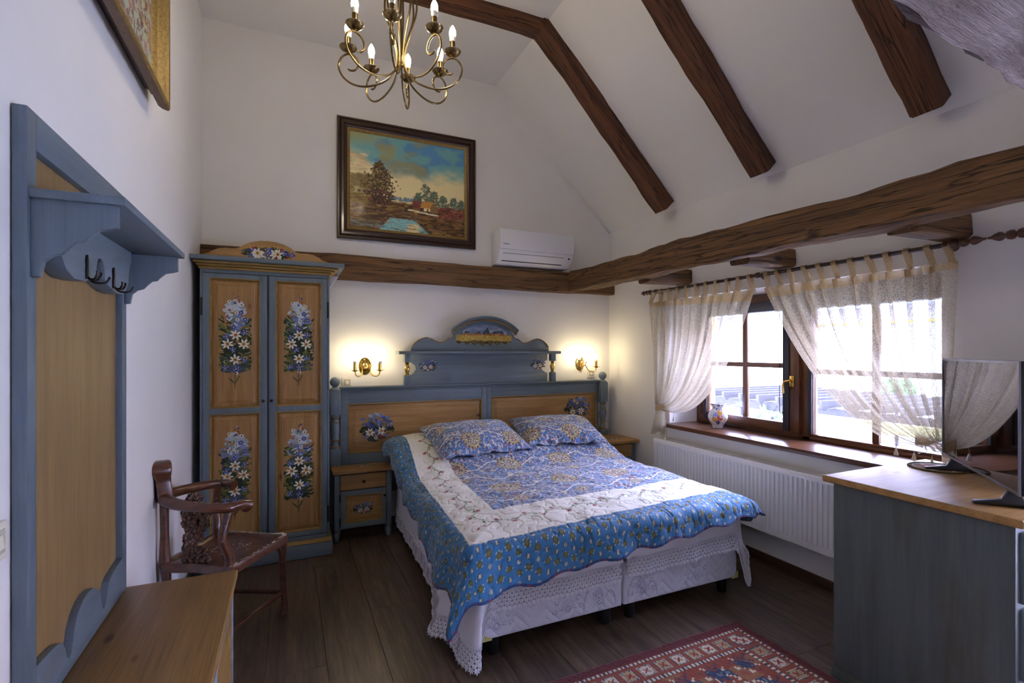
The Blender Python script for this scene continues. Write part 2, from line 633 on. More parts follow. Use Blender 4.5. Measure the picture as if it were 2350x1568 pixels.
ux, uz = dx / L, dz / L                      # down the slope
nx, nz = uz, -ux                             # into the room
struct(build('ceiling', MB().box(XL - .2, XS, YF - .2, YB + .2, ZC, ZC + .2), PLASTER))
e = .75
mb = MB().prism([(XS, ZC), (XR, ZK), (XR + ux * e, ZK + uz * e * .02 + .0), (XR + ux * e, ZK + .25), (XS, ZC + .3)], YF - .2, YB + .2, lambda a, b, t: (a, t, b))
struct(build('ceiling_slope', mb, PLASTER))
BBM = wood('baseboard_wood', col(60, 42, 30), col(92, 68, 50), 'y', .5, bmp=.05)
struct(build('baseboard_left', MB().box(XL, XL + .014, YF, YB, 0, .06), BBM, bevel=.003))
struct(build('baseboard_back', MB().box(XL, XR, YB - .014, YB, 0, .06), BBM, bevel=.003))
struct(build('baseboard_right', MB().box(XR - .014, XR, YF, YB, 0, .06), BBM, bevel=.003))


def rough_beam(name, p0, p1, w, h, a, mat, seed, jit=.006, label='', cat='beam', group=None, step=.1, round_=.16, taper=0):
    """hand-hewn timber from p0 to p1, w wide along a, h deep along the third axis"""
    p0, p1, a = Vector(p0), Vector(p1), Vector(a).normalized()
    t = (p1 - p0)
    Ln = t.length
    t.normalize()
    b = t.cross(a).normalized()
    n = max(4, int(Ln / step))
    rg = random.Random(seed)
    q = round_ * min(w, h)
    sec = []
    for sx, sy in ((1, 1), (-1, 1), (-1, -1), (1, -1)):
        cx, cy = sx * (w / 2), sy * (h / 2)
        pr = [(cx, cy - sy * q), (cx - sx * q * .3, cy - sy * q * .3), (cx - sx * q, cy)]
        sec += pr if sx * sy > 0 else pr[::-1]
    m = len(sec)
    ph = [[rg.uniform(0, 6.28) for _ in range(4)] for _ in range(m)]
    vs, fs = [], []
    for i in range(n + 1):
        s = Ln * i / n
        for k, (x, y) in enumerate(sec):
            j = jit * (math.sin(s * 3.1 + ph[k // 3 * 3][0]) * .8 + math.sin(s * 7.7 + ph[k][1]) * .6 + math.sin(s * 19 + ph[k][2]) * .35 + rg.uniform(-.3, .3))
            r = math.hypot(x, y)
            f = 1 + j / r + taper * (i / n - .5)
            vs.append(tuple(p0 + t * s + a * (x * f) + b * (y * f)))
    fs = [(i * m + k, i * m + (k + 1) % m, (i + 1) * m + (k + 1) % m, (i + 1) * m + k) for i in range(n) for k in range(m)]
    fs += [tuple(range(m - 1, -1, -1)), tuple(n * m + k for k in range(m))]
    # local frame: x along the timber, so the grain follows it
    M = Matrix((t, a, b)).transposed().to_4x4()
    M.translation = p0
    Mi = M.inverted()
    mb = MB().add([tuple(Mi @ Vector(v)) for v in vs], fs)
    o = build(name, mb, mat, smooth=40)
    o.matrix_world = M
    return tag(o, label, cat, group)


rough_beam('wall_beam', (XL + .004, YB - .05, 2.193), (XR - .004, YB - .05, 2.18), .10, .2, (0, 1, 0), BEAM_P, 1, .004, 'brown hewn timber beam running across the wall above the headboard')
PUR = rough_beam('roof_beam', (2.62, YB - .105, 2.19), (2.62, YF + .005, 2.185), .13, .2, (1, 0, 0), BEAM_P, 2, .010, 'long thick hewn timber beam running above the curtain rods')
NAME = ['the rafter meeting a ceiling tie beam near the painting', 'the middle rafter', 'the rafter nearest the weathered log']
RL = ['dark brown sloping rafter whose top meets a ceiling tie beam by the painting', 'dark brown sloping rafter between two others on the white roof slope',
      'thick dark brown sloping rafter beside the weathered log beam', 'dark brown sloping rafter behind the weathered log beam']
for k, yc in enumerate((3.42, 2.438, 1.452, .466)):
    off = .035
    p0 = (XS - .02 + nx * off, yc, ZC + .02 + nz * off)
    p1 = (XR - .105 + nx * off + .02, yc, ZK + .105 + nz * off - .065)
    rough_beam('rafter', p0, p1, .15, .13, (0, 1, 0), BEAM_S, 10 + k, .006, RL[k], group='rafters on the roof slope')
    rough_beam('tie_beam', (XL + .004, yc + .01, ZC - .03), (XS + .03, yc + .01, ZC - .03), .14, .11, (0, 1, 0), BEAM_X, 20 + k, .005,
               ['dark brown beam across the flat ceiling behind the chandelier', 'dark brown beam across the flat ceiling above the chandelier', 'dark brown beam across the flat ceiling in front of the chandelier',
                'dark brown beam across the flat ceiling over the shoe cabinet'][k], group='beams across the flat ceiling')
    if k < 3:
        ys_ = (3.285, 2.342, 1.40)[k]
        rough_beam('joist_stub', (2.665, ys_, 2.115), (XR - .002, ys_, 2.125), .15, .12, (0, 1, 0), BEAM_P, 30 + k, .003,
                   ['short timber joist from the long beam to the wall, above the small curtain end', 'short timber joist from the long beam to the wall, above where the curtains part',
                    'short timber joist from the long beam to the wall, above the wide curtain end'][k], group='short joists under the long beam')
rough_beam('log_beam', (.62, .50, 2.426), (2.57, .50, 2.289), .36, .36, (0, 1, 0), LOGM, 41, .013, 'rough weathered grey log beam crossing overhead', 'beam', step=.05, round_=.8)


# ------------------------------------------------------------------ windows
PANE = glass('window_glass')
BLIND = plain('blind_grey', col(62, 62, 70), .45)
GASK = plain('gasket', col(40, 42, 52), .5)


def window(name, y0, y1):
    w = bpy.data.objects.new(name, None)
    COL.objects.link(w)
    w.location = (3.45, (y0 + y1) / 2, WZ0)
    w['kind'] = 'structure'
    w['label'] = 'brown wooden two-part window with muntins in a deep reveal'
    s = y0 - 1.455
    Y = lambda v: v + s
    X0, X1 = 3.425, 3.495
    build('sill_board', MB().box(3.055, X0 + .02, Y(1.43), Y(3.505), .822, .857), WINW, w, bevel=.006)
    for a0, a1, nm in ((1.455, 1.53, 'jamb'), (3.40, 3.485, 'jamb'), (2.395, 2.462, 'mullion')):
        build(nm, MB().box(X0, X1, Y(a0), Y(a1), .857, 1.95), WINWZ, w, bevel=.004)
    build('head_rail', MB().box(X0, X1, Y(1.53), Y(3.40), 1.885, 1.95), WINW, w, bevel=.004)
    build('bottom_rail', MB().box(X0, X1, Y(1.53), Y(3.40), .857, .882), WINW, w, bevel=.004)
    for nm, b0, b1, g0, g1, z0, z1, gz0, my, mz, xo in (('casement', 2.462, 3.398, 2.588, 3.332, .883, 1.884, .962, 2.945, 1.388, -.028),
                                                         ('fixed_sash', 1.532, 2.394, 1.578, 2.376, .883, 1.884, .902, 1.966, 1.352, .0)):
        sa = bpy.data.objects.new(nm, None)
        COL.objects.link(sa)
        sa.parent = w
        P, Q = X0 + xo, X1 - .012 + xo
        build('stile', MB().box(P, Q, Y(b0), Y(g0), z0, z1), WINWZ, sa, bevel=.005)
        build('stile', MB().box(P, Q, Y(g1), Y(b1), z0, z1), WINWZ, sa, bevel=.005)
        build('rail', MB().box(P, Q, Y(g0), Y(g1), z0, gz0), WINW, sa, bevel=.005)
        build('rail', MB().box(P, Q, Y(g0), Y(g1), 1.80, z1), WINW, sa, bevel=.005)
        xm = (P + Q) / 2
        build('muntin', MB().box(xm - .016, xm + .016, Y(my - .021), Y(my + .021), gz0, 1.80), WINWZ, sa, bevel=.004)
        for c0, c1 in ((g0, my - .021), (my + .021, g1)):
            build('muntin', MB().box(xm - .0155, xm + .0155, Y(c0), Y(c1), mz - .019, mz + .019), WINW, sa, bevel=.004)
            for d0, d1 in ((gz0, mz - .019), (mz + .019, 1.80)):
                build('pane', MB().box(xm - .003, xm + .003, Y(c0), Y(c1), d0, d1), PANE, sa, smooth=0)
        build('blind_cassette', MB().prism([(P - .03, 1.805), (P, 1.80), (P, 1.878), (P - .02, 1.878), (P - .034, 1.85)], Y(b0 + .02), Y(b1 - .02), lambda a, b, t: (a, t, b)), BLIND, sa, bevel=.003)
        for a0 in (g0 - .055, g1 + .002):
            build('blind_guide', MB().box(P - .012, P, Y(a0), Y(a0 + (.05 if a0 < g0 else .024)), z0 + .02, 1.80), GASK, sa, bevel=.002)
        if nm == 'casement':
            h = build('handle', MB().box(P - .012, P, Y(2.493), Y(2.527), 1.235, 1.315), BRASS, sa, bevel=.003)
            build('lever', MB().tube([(P - .01, Y(2.51), 1.283), (P - .042, Y(2.51), 1.283), (P - .05, Y(2.517), 1.278), (P - .05, Y(2.54), 1.272), (P - .05, Y(2.548), 1.255), (P - .05, Y(2.545), 1.185)], .0085, 10), BRASS, h)
            build('hinge', MB().lathe([(.008, -.04), (.008, .04)], (P - .004, Y(3.395), .98), 10), DARKM, sa)
            build('hinge', MB().lathe([(.008, -.04), (.008, .04)], (P - .004, Y(3.395), 1.75), 10), DARKM, sa)
        yc = Y(g0 + .012)
        ch = [(P - .022, yc, 1.80), (P - .022, yc, 1.3), (P - .022, yc - .0, 1.06), (P - .022, yc - .012, 1.035), (P - .022, yc - .026, 1.04), (P - .022, yc - .034, 1.07), (P - .022, yc - .034, 1.5), (P - .022, yc - .034, 1.80)]
        build('bead_chain', MB().tube(catmull(ch, 5), .0022, 6), DARKM, sa)
    return w


window('window_1', *WIN[0])
dr = bpy.data.objects.new('added_door_1', None)  # unseen door, guessed from the second rod; added and widened for more daylight
COL.objects.link(dr)
dr.location = (3.45, -.45, 0)
dr['kind'] = 'structure'
dr['label'] = 'added unseen glazed balcony door in brown wood past the commode'
for a0, a1 in ((-1.62, -1.54), (.62, .70)):
    build('jamb', MB().box(3.425, 3.495, a0, a1, .0, 1.95), WINWZ, dr, bevel=.004)
build('head_rail', MB().box(3.425, 3.495, -1.54, .62, 1.885, 1.95), WINW, dr, bevel=.004)
build('threshold', MB().box(3.108, 3.495, -1.54, .62, -.012, .02), WINW, dr, bevel=.004)
for a0, a1 in ((-1.538, -.462), (-.458, .618)):
    lf = bpy.data.objects.new('door_leaf', None)
    COL.objects.link(lf)
    lf.parent = dr
    for c0, c1 in ((a0, a0 + .09), (a1 - .09, a1)):
        build('stile', MB().box(3.42, 3.48, c0, c1, .025, 1.882), WINWZ, lf, bevel=.005)
    for c0, c1 in ((.025, .16), (.95, .99), (1.79, 1.882)):
        build('rail', MB().box(3.42, 3.48, a0 + .09, a1 - .09, c0, c1), WINW, lf, bevel=.005)
    for c0, c1 in ((.16, .95), (.99, 1.79)):
        build('pane', MB().box(3.447, 3.453, a0 + .09, a1 - .09, c0, c1), PANE, lf, smooth=0)

# ------------------------------------------------------------------ outdoors
STUC = plain('stucco_white', col(214, 214, 210), .9, noise=.03, nscale=2)
PERG = wood('pergola_timber', col(24, 22, 24), col(38, 36, 38), 'x', .8, bmp=.1)
PAVE = plain('paving', col(225, 225, 222), .9, noise=.06, nscale=1)
TILEM = plain('roof_tile', col(170, 140, 124), .8, noise=.25, nscale=6)
LEAF = plain('leaves', col(74, 112, 62), .6, noise=.4, nscale=9)
LEAF2 = plain('leaves_dark', col(52, 90, 70), .6, noise=.4, nscale=9)
OLIVE = wood('olive_beam', col(120, 122, 70), col(150, 150, 96), 'y', .8, bmp=.05)
gr = struct(build('ground', MB().box(XO + .02, 40, -25, 45, -3.3, -3.0), PAVE))
nb = thing('neighbour_house', 'white rendered house with tiled eave and gutter beyond the pergola', 'house', (13.6, 9, -3.0))
build('wall', MB().box(13.5, 13.9, -12, 30, -3.0, 2.75), STUC, nb)
mb = MB().prism([(13.1, 2.66), (18, 5.4), (18, 5.6), (13.1, 2.76)], -12, 30, lambda a, b, t: (a, t, b))
rf = build('roof', mb, TILEM, nb)
tile = None
for k in range(90):
    yy = 1.5 + k * .22
    if tile is None:
        tm = MB().tube([(13.02, 0, 2.74), (13.5, 0, 3.01)], [.1, .085], 10)
        tile = build('roof_tile', tm, TILEM, rf)
        tile.location.y += yy
    else:
        t2 = tile.copy()
        COL.objects.link(t2)
        t2.location.y = yy
build('gutter', MB().tube([(12.98, -12, 2.60), (12.98, 30, 2.60)], .065, 10), plain('gutter_zinc', col(170, 178, 190), .4, metal=.5), nb)
for yy in (4.5, 8, 11.5, 15):
    build('gutter_bracket', MB().tube([(13.05, yy, 2.72), (12.9, yy, 2.62), (12.93, yy, 2.53), (13.05, yy, 2.52), (13.5, yy, 2.6)], .012, 6), GREYM, nb)
build('yellow_pipe', MB().tube([(13.44, -12, 2.2), (13.44, 30, 2.2)], .022, 8), plain('yellow', col(226, 206, 70), .5), nb)
for yy in np.arange(3, 17, 1.5):
    build('pipe_clip', MB().box(13.4, 13.5, yy, yy + .05, 2.16, 2.24), GREYM, nb)
pg = thing('pergola', 'grey timber pergola with shaped rafter tails below the window', 'pergola', (10.3, 6, -3.0))
tail = [(8.74, .52), (8.74, .60), (12.0, .60), (12.0, .50), (11.94, .46), (8.90, .46), (8.86, .42), (8.80, .41), (8.76, .46)]
rm = None
for k in range(13):
    yy = 9.0 - k * .44
    if rm is None:
        rm = build('rafter', MB().prism(tail, -.035, .035, lambda a, b, t: (a, t, b)), PERG, pg, bevel=.006, seg=1)
    else:
        c = rm.copy()
        COL.objects.link(c)
        rm_ = c
    (rm if k == 0 else c).location.y = yy
build('cross_beam', MB().box(9.1, 9.22, 3.4, 10.2, .26, .44), PERG, pg, bevel=.01)
build('cross_beam', MB().box(11.5, 11.62, 3.4, 10.2, .26, .44), PERG, pg, bevel=.01)
for yy in (7.95, 3.5):
    build('post', MB().box(9.09, 9.23, yy, yy + .14, -3, .26), PERG, pg, bevel=.01)
ob = build('roof_truss_end', MB().prism([(3.2, .0), (6.05, .0), (6.05, -.09), (5.95, -.16), (3.2, -.16)], 0, .14, lambda a, b, t: (8.3 + t, a, b + .40)), OLIVE)
ob.location = (0, 0, 0)
tag(ob, 'olive green timber beam end in front of the pergola', 'beam')


def bush(name, c, r, n, mat, label, group=None, seed=1, leaf=.09):
    rg = np.random.RandomState(seed)
    t = thing(name, label, 'shrub', (c[0], c[1], -3.0), group=group)
    d = rg.normal(size=(n, 3))
    d /= np.linalg.norm(d, axis=1)[:, None]
    rad = r * (.72 + .28 * rg.rand(n)) * (1 + .22 * np.sin(d[:, 0] * 7 + seed) * np.sin(d[:, 2] * 6 + d[:, 1] * 5))
    P = d * rad[:, None] * np.array([1, 1, .85]) + np.array(c)
    a = rg.normal(size=(n, 3)) * leaf * .7
    b = rg.normal(size=(n, 3)) * leaf * .45
    V = np.stack([P - a, P + b, P + a, P - b], 1).reshape(-1, 3)
    q = np.arange(n * 4).reshape(n, 4)
    o = gridmesh('foliage', V, q, None, mat, t)
    o['kind'] = 'stuff'
    build('trunk', MB().tube([(c[0], c[1], -3.0), (c[0], c[1], c[2])], [.06, .03], 8), PERG, t)
    return t


bush('garden_bush', (9.2, 5.6, -1.05), .62, 1800, LEAF, 'round green bush seen through the window under the pergola', seed=3)
bush('garden_bush', (8.2, 3.9, -1.35), .5, 1500, LEAF2, 'dark green bush right of the round one below the pergola', seed=4)
bush('climbing_plant', (9.25, 7.3, .12), .34, 90, LEAF, 'sparse leafy climber hanging from the pergola beam', seed=5, leaf=.07)
bush('climbing_plant', (8.45, 6.5, -.75), .3, 120, LEAF2, 'sparse climber at the foot of a pergola post', seed=6, leaf=.06)
bush('garden_tree', (12.5, 6.7, .55), .34, 800, LEAF, 'tree crown showing through the sheer curtain beside the pergola', seed=7, leaf=.08)
bush('garden_tree', (8.6, 0.0, -.2), 1.7, 2600, LEAF2, 'dark tree crown past the end of the pergola', seed=8, leaf=.13)
bush('garden_tree', (9.6, 11.6, -.3), 1.6, 2400, LEAF2, 'dark tree crown mirrored in the television', seed=9, leaf=.13)
# ================================================================== PAINTED FURNITURE
GREENS = [(46, 62, 34), (62, 80, 40), (84, 96, 44), (38, 50, 34), (110, 112, 52)]


def tall_bouquet(w, h, seed, res=.002):
    """upright painted spray: pale tip, blue-grey clouds, edelweiss and blue flowers below"""
    rg = random.Random(seed)
    c = Canvas(w, h, res)
    cx = w / 2
    hw = lambda t: w * .46 * min(1, 1.25 * math.sin(PI * min(1, max(0, t * 1.03 + .02))) ** .6)
    # cloud backdrop, bottom to top: slate, dark green, slate, blue, white
    for k in range(150):
        t = rg.uniform(.17, .9)
        x = cx + rg.uniform(-.72, .72) * hw(t)
        base = (70, 76, 84) if t < .3 else (44, 54, 34) if t < .52 else (78, 86, 92) if t < .63 else (116, 132, 168) if t < .76 else (176, 184, 190)
        j = rg.uniform(.85, 1.15)
        c.ell(x, t * h, w * rg.uniform(.10, .2), h * .022, rg.uniform(-.5, .5), tuple(min(255, v * j) for v in base), rag=.35)
    for k in range(110):
        t = rg.uniform(.15, .72)
        s = rg.choice((-1, 1))
        x = cx + s * rg.uniform(.2, .95) * hw(t)
        c.leaf(x, t * h, w * rg.uniform(.12, .26), w * .075, (0 if s > 0 else PI) + s * rg.uniform(-.6, 1.1), rg.choice(GREENS))
    for k in range(26):
        t = rg.uniform(.2, .75)
        s = rg.choice((-1, 1))
        x = cx + s * rg.uniform(.5, 1.) * hw(t)
        a0 = rg.uniform(0, 6)
        c.line([(x + math.cos(a0 + q * .35) * w * .06, t * h + math.sin(a0 + q * .35) * w * .06) for q in range(6)], .004, rg.choice([(150, 120, 56), (92, 60, 34), (122, 120, 60), (196, 190, 150)]))
    for k in range(20):
        t = rg.uniform(.62, .92)
        c.leaf(cx + rg.uniform(-.6, .6) * hw(t), t * h, w * .16, w * .05, rg.uniform(.4, 2.7), rg.choice([(206, 208, 204), (196, 200, 190), (120, 136, 66), (150, 156, 90)]))
    E = w * .180
    for x, t in ((0, .56), (-.24, .455), (.25, .45), (.0, .30)):
        c.edelweiss(cx + x * w + rg.uniform(-.01, .01) * w, h * (t + rg.uniform(-.01, .01)), E, rg)
    for x, t in ((-.27, .525), (.28, .57), (-.08, .39), (-.3, .2), (.02, .2), (-.05, .64), (.3, .71), (.17, .79), (.26, .3)):
        c.bluef(cx + x * w, h * (t + rg.uniform(-.012, .012)), w * .09, rg)
    for x, t, k in ((.05, .71, 0), (.02, .78, 0), (-.25, .75, 1), (-.18, .81, 1), (-.2, .9, 0), (.2, .87, 0), (.0, .885, 2), (.03, .15, 0), (.12, .9, 1), (.0, .94, 1), (.08, .955, 2), (.1, .92, 1)):
        c.small(cx + x * w + rg.uniform(-.02, .02) * w, h * t, w * (.062 if k == 0 else .042), rg, ((222, 220, 204), (170, 92, 40), (52, 74, 150))[k])
    for k in range(9):
        c.leaf(cx + rg.uniform(-.06, .1) * w, h * rg.uniform(.93, .985), w * .07, w * .025, rg.uniform(1., 2.2), rg.choice([(150, 120, 50), (120, 80, 36), (206, 200, 170)]))
    st = [(cx - .02 * w, 0), (cx + .0 * w, .04 * h), (cx - .01 * w, .1 * h), (cx, .17 * h)]
    c.line(st, .006, (48, 56, 30))
    c.leaf(cx, .04 * h, w * .32, w * .05, 2.35, (54, 62, 32))
    c.leaf(cx, .05 * h, w * .3, w * .05, 1.1, (60, 70, 34))
    return c


def wide_bouquet(w, h, seed, blue=True, res=.002):
    rg = random.Random(seed)
    c = Canvas(w, h, res)
    cx = w / 2
    inside = lambda: (lambda a, r: (cx + math.cos(a) * r * w * .46, h * .45 + math.sin(a) * r * h * .42))(rg.uniform(0, 6.28), rg.random() ** .5)
    for k in range(70):
        x, y = inside()
        t = y / h
        b = (64, 72, 72) if t < .3 else (40, 48, 34) if t < .5 else (72, 86, 128) if t < .7 else (106, 120, 160) if t < .82 else (160, 166, 160)
        if not blue and t > .5:
            b = (86, 92, 64)
        c.ell(x, y, w * .075, h * .055, rg.uniform(-.4, .4), b, rag=.35)
    for k in range(46):
        x, y = inside()
        c.leaf(x, y, w * .13, w * .03, rg.uniform(0, 6.28), rg.choice(GREENS + [(150, 124, 60)]))
    for k in range(10):
        c.leaf(cx + rg.uniform(-.42, .42) * w, h * rg.uniform(.78, .95), w * .04, w * .015, rg.uniform(.3, 2.8), rg.choice([(70, 66, 40), (150, 150, 70), (120, 70, 40)]))
    for k in range(11):
        x, y = inside()
        if y > h * .3:
            c.small(x, y, w * .038, rg, rg.choice([(168, 62, 40), (60, 80, 170), (214, 206, 166), (60, 80, 170)]))
    for k in range(8):
        x, y = inside()
        c.bluef(x, y, w * .05, rg, (58, 78, 168))
    c.edelweiss(cx - .17 * w, h * .30, w * .115, rng_(seed))
    c.edelweiss(cx + .14 * w, h * .33, w * .115, rng_(seed + 1))
    c.small(cx - .01 * w, h * .12, w * .05, rg, (214, 200, 150))
    c.small(cx + .16 * w, h * .14, w * .05, rg, (160, 56, 36))
    c.bluef(cx - .3 * w, h * .15, w * .05, rg)
    c.bluef(cx, h * .34, w * .055, rg)
    return c


def rng_(s):
    return random.Random(s)


def on_y(x0, z0, y):
    """raster on a wall-parallel face looking towards -y"""
    return lambda a, b: np.stack([x0 + a, np.full_like(a, y), z0 + b], -1)


def raised_panel(name, x0, x1, z0, z1, yf, mat, parent, edge=.045, drop=.012):
    """fielded panel facing -y with bevelled margin"""
    mb = MB()
    mp = lambda a, b, t: (a, yf - t, b)
    mb.frame(x0, x1, z0, z1, [(0, -drop), (.004, -drop), (edge * .75, 0), (edge * .8, -.002), (edge * .9, .0)], mp)
    e = edge * .9
    mb.add([mp(x0 + e, z0 + e, 0), mp(x1 - e, z0 + e, 0), mp(x1 - e, z1 - e, 0), mp(x0 + e, z1 - e, 0)], [(0, 1, 2, 3)])
    return build(name, mb, mat, parent, smooth=20)


def door_frame(x0, x1, z0, z1, holes, yf, th):
    """board with rectangular holes, facing -y, as one frame"""
    mb = MB()
    zs = sorted(holes, key=lambda q: q[2])
    hx0, hx1 = zs[0][0], zs[0][1]
    mb.box(x0, hx0, yf, yf + th, z0, z1).box(hx1, x1, yf, yf + th, z0, z1)
    lo = z0
    for q in zs:
        mb.box(hx0, hx1, yf, yf + th, lo, q[2])
        lo = q[3]
    mb.box(hx0, hx1, yf, yf + th, lo, z1)
    return mb


def knob(name, c, r, mat, parent, local=False):
    mb = MB().lathe([(r * .45, 0), (r * .45, r * .8), (r * .9, r * 1.1), (r, r * 1.5), (r * .8, r * 1.95), (r * .3, r * 2.1)], (0, 0, 0), 14)
    mb.xf(Matrix.Translation(c) @ Matrix.Rotation(PI / 2, 4, 'X'))
    return build(name, mb, mat, parent, local=local)


# ------------------------------------------------------------------ wardrobe
wd = thing('wardrobe', 'blue painted two-door wardrobe with flower sprays on pine panels', 'wardrobe', (-.125, 4.15, 0))
yF = 3.925
build('body', MB().box(-.535, .287, yF + .022, 4.345, .12, 2.06), BLUE_Z, wd, bevel=.004)
build('front_frame', MB().box(-.535, -.519, yF + .002, yF + .022, .12, 2.06).box(.272, .287, yF + .002, yF + .022, .12, 2.06).box(-.519, .272, yF + .002, yF + .022, 2.032, 2.06).box(-.519, .272, yF + .002, yF + .022, .12, .155), BLUE_X, wd, bevel=.002)
build('plinth', MB().box(-.572, .312, 3.892, 4.345, 0, .105), BLUE_X, wd, bevel=.012)
mb = MB()
pr = [(0, 0), (-.012, .012), (-.02, .022)]
mb.prism([(3.892, .105), (3.905, .117), (3.915, .128), (4.3, .128), (4.3, .105)], -.56, .304, lambda a, b, t: (t, a, b))
build('plinth_moulding', mb, GILT, wd, bevel=.004)
mb = MB()
for (o, z0, z1, mt, nm) in ((.015, 2.055, 2.075, GILT, 0), (.035, 2.075, 2.09, GILT, 0), (.058, 2.09, 2.108, GILT, 0)):
    mb.box(-.535 - o * .6, .287 + o, yF - o + .01, 4.34, z0, z1)
build('cornice_moulding', mb, GILT, wd, bevel=.006)
build('cornice', MB().box(-.583, .385, 3.842, 4.345, 2.108, 2.137), BLUE_X, wd, bevel=.004)
build('cornice_bracket', MB().prism([(.288, 2.085), (.372, 2.085), (.30, 1.985), (.288, 1.98)], 4.15, 4.34, lambda a, b, t: (a, t, b)), WHITEP, wd, bevel=.002)
cx = -.125
half = [(0, 2.283), (.05, 2.280), (.10, 2.268), (.145, 2.248), (.175, 2.226), (.195, 2.215), (.225, 2.212), (.26, 2.214), (.30, 2.208), (.34, 2.19), (.365, 2.172), (.40, 2.16), (.44, 2.15)]
top = [(cx - a, b) for a, b in half[::-1]] + [(cx + a, b) for a, b in half[1:]]
pd_ = build('pediment', MB().prism([(cx + .44, 2.137), (cx - .44, 2.137)] + top, 3.965, 3.99, lambda a, b, t: (a, t, b)), PINE_X, wd, bevel=.004)
cv = wide_bouquet(.36, .09, 51, False)
for k in (-1, 1):
    cv.edelweiss(.18 + k * .065, .04, .036, rng_(5 + k))
    cv.small(.18 + k * .12, .06, .012, rng_(1), (58, 70, 130))
    cv.small(.18 + k * .09, .075, .011, rng_(1), (160, 70, 60))
cv.mesh('painted_flowers', on_y(cx - .18, 2.152, 3.9635), PAINT, pd_)
for (x0, x1, kx, hx, sd) in ((-.518, -.128, -.152, -.524, 3), (-.116, .270, -.100, .276, 7)):
    p0, p1 = (-.477, -.172) if x0 < -.3 else (-.072, .230)
    holes = [(p0, p1, .195, 1.066), (p0, p1, 1.106, 1.997)]
    d = build('door', door_frame(x0, x1, .16, 2.028, holes, yF - .004, .022), BLUE_Z, wd, bevel=.0025)
    for k, (q0, q1, q2, q3) in enumerate(holes):
        e = MB()
        e.frame(q0, q1, q2, q3, [(-.001, -.004), (.0, .003), (.006, .004), (.010, -.002), (.012, -.010)], lambda a, b, t: (a, yF - .002 - t, b))
        build('bead_moulding', e, GILT, d)
        pn = raised_panel('panel', q0 + .010, q1 - .010, q2 + .010, q3 - .010, yF + .002, PINE_Z, d)
        cv = tall_bouquet(.20, .66, sd + k)
        cv.mesh('painted_flowers', on_y((q0 + q1) / 2 - .10, (1.245 if k else .335), yF + .0012), PAINT, d)
    knob('knob', (kx, yF - .004, 1.148), .011, DARKM, d)
    for z in (1.80, .30):
        build('hinge', MB().lathe([(.006, -.06), (.006, .06)], (hx, yF - .004, z), 10), DARKM, d)

# ------------------------------------------------------------------ headboard
hb = thing('headboard', 'wide blue headboard with pine panels, turned posts and a painted shelf crest', 'headboard', (1.66, 4.33, 0))
hy = 4.328
build('frame', door_frame(.40, 1.69, .30, 1.165, [(.462, 1.644, .645, 1.058)], hy, .03), BLUE_X, hb, bevel=.003)
build('frame', door_frame(1.6905, 2.925, .30, 1.165, [(1.738, 2.893, .645, 1.072)], hy, .03), BLUE_X, hb, bevel=.003)
build('top_rail', MB().prism([(hy - .03, 1.185), (hy - .034, 1.195), (hy - .03, 1.203), (hy + .045, 1.203), (hy + .045, 1.165), (hy - .012, 1.165), (hy - .015, 1.178)], .395, 2.925, lambda a, b, t: (t, a, b)), BLUE_X, hb, bevel=.003)
for x0, x1, z1, bx, sd in ((.462, 1.644, 1.058, .535, 21), (1.738, 2.893, 1.072, 2.52, 28)):
    e = MB().frame(x0, x1, .645, z1, [(-.001, -.003), (0, .004), (.007, .005), (.012, -.002), (.014, -.012)], lambda a, b, t: (a, hy - t, b))
    build('bead_moulding', e, GILT, hb)
    p = raised_panel('panel', x0 + .012, x1 - .012, .657, z1 - .012, hy + .008, PINE_X, hb, .05)
    cv = wide_bouquet(.31, .27, sd)
    cv.mesh('painted_flowers', on_y(bx, .73 if x0 < 1 else .80, hy + .0072), PAINT, p)
bal = [(.034, .70), (.036, .715), (.028, .73), (.022, .75), (.024, .765), (.034, .775), (.03, .79), (.028, .80), (.034, .83), (.038, .86), (.036, .885), (.03, .905), (.032, .912), (.036, .92), (.03, .93), (.026, .945), (.03, .955), (.034, .965), (.034, .98)]
for px in (.357, 2.958):
    po = build('post', MB().box(px - .041, px + .041, 4.262, 4.344, 0, .70), BLUE_Z, hb, bevel=.006)
    build('post_block', MB().box(px - .041, px + .041, 4.262, 4.344, .98, 1.178), BLUE_Z, po, bevel=.006)
    build('turned_section', MB().lathe(bal, (px, 4.303, 0), 22), BLUE_Z, po)
    for zz, rr in ((.716, .0365), (.775, .0345), (.912, .0325), (.955, .0305)):
        build('gilt_ring', MB().lathe([(rr - .004, zz - .007), (rr + .001, zz - .004), (rr + .001, zz + .004), (rr - .004, zz + .007)], (px, 4.303, 0), 22), GILT, po)
    build('finial', MB().lathe([(.045, 1.178), (.045, 1.186), (.03, 1.195), (.021, 1.203), (.021, 1.209)] + [(.041 * math.sin(a), 1.245 - .041 * math.cos(a)) for a in np.linspace(.55, PI - .02, 14)], (px, 4.303, 0), 22), BLUE_Z, po)
    # side scallop that joins post and frame
    sgn = 1 if px < 1 else -1
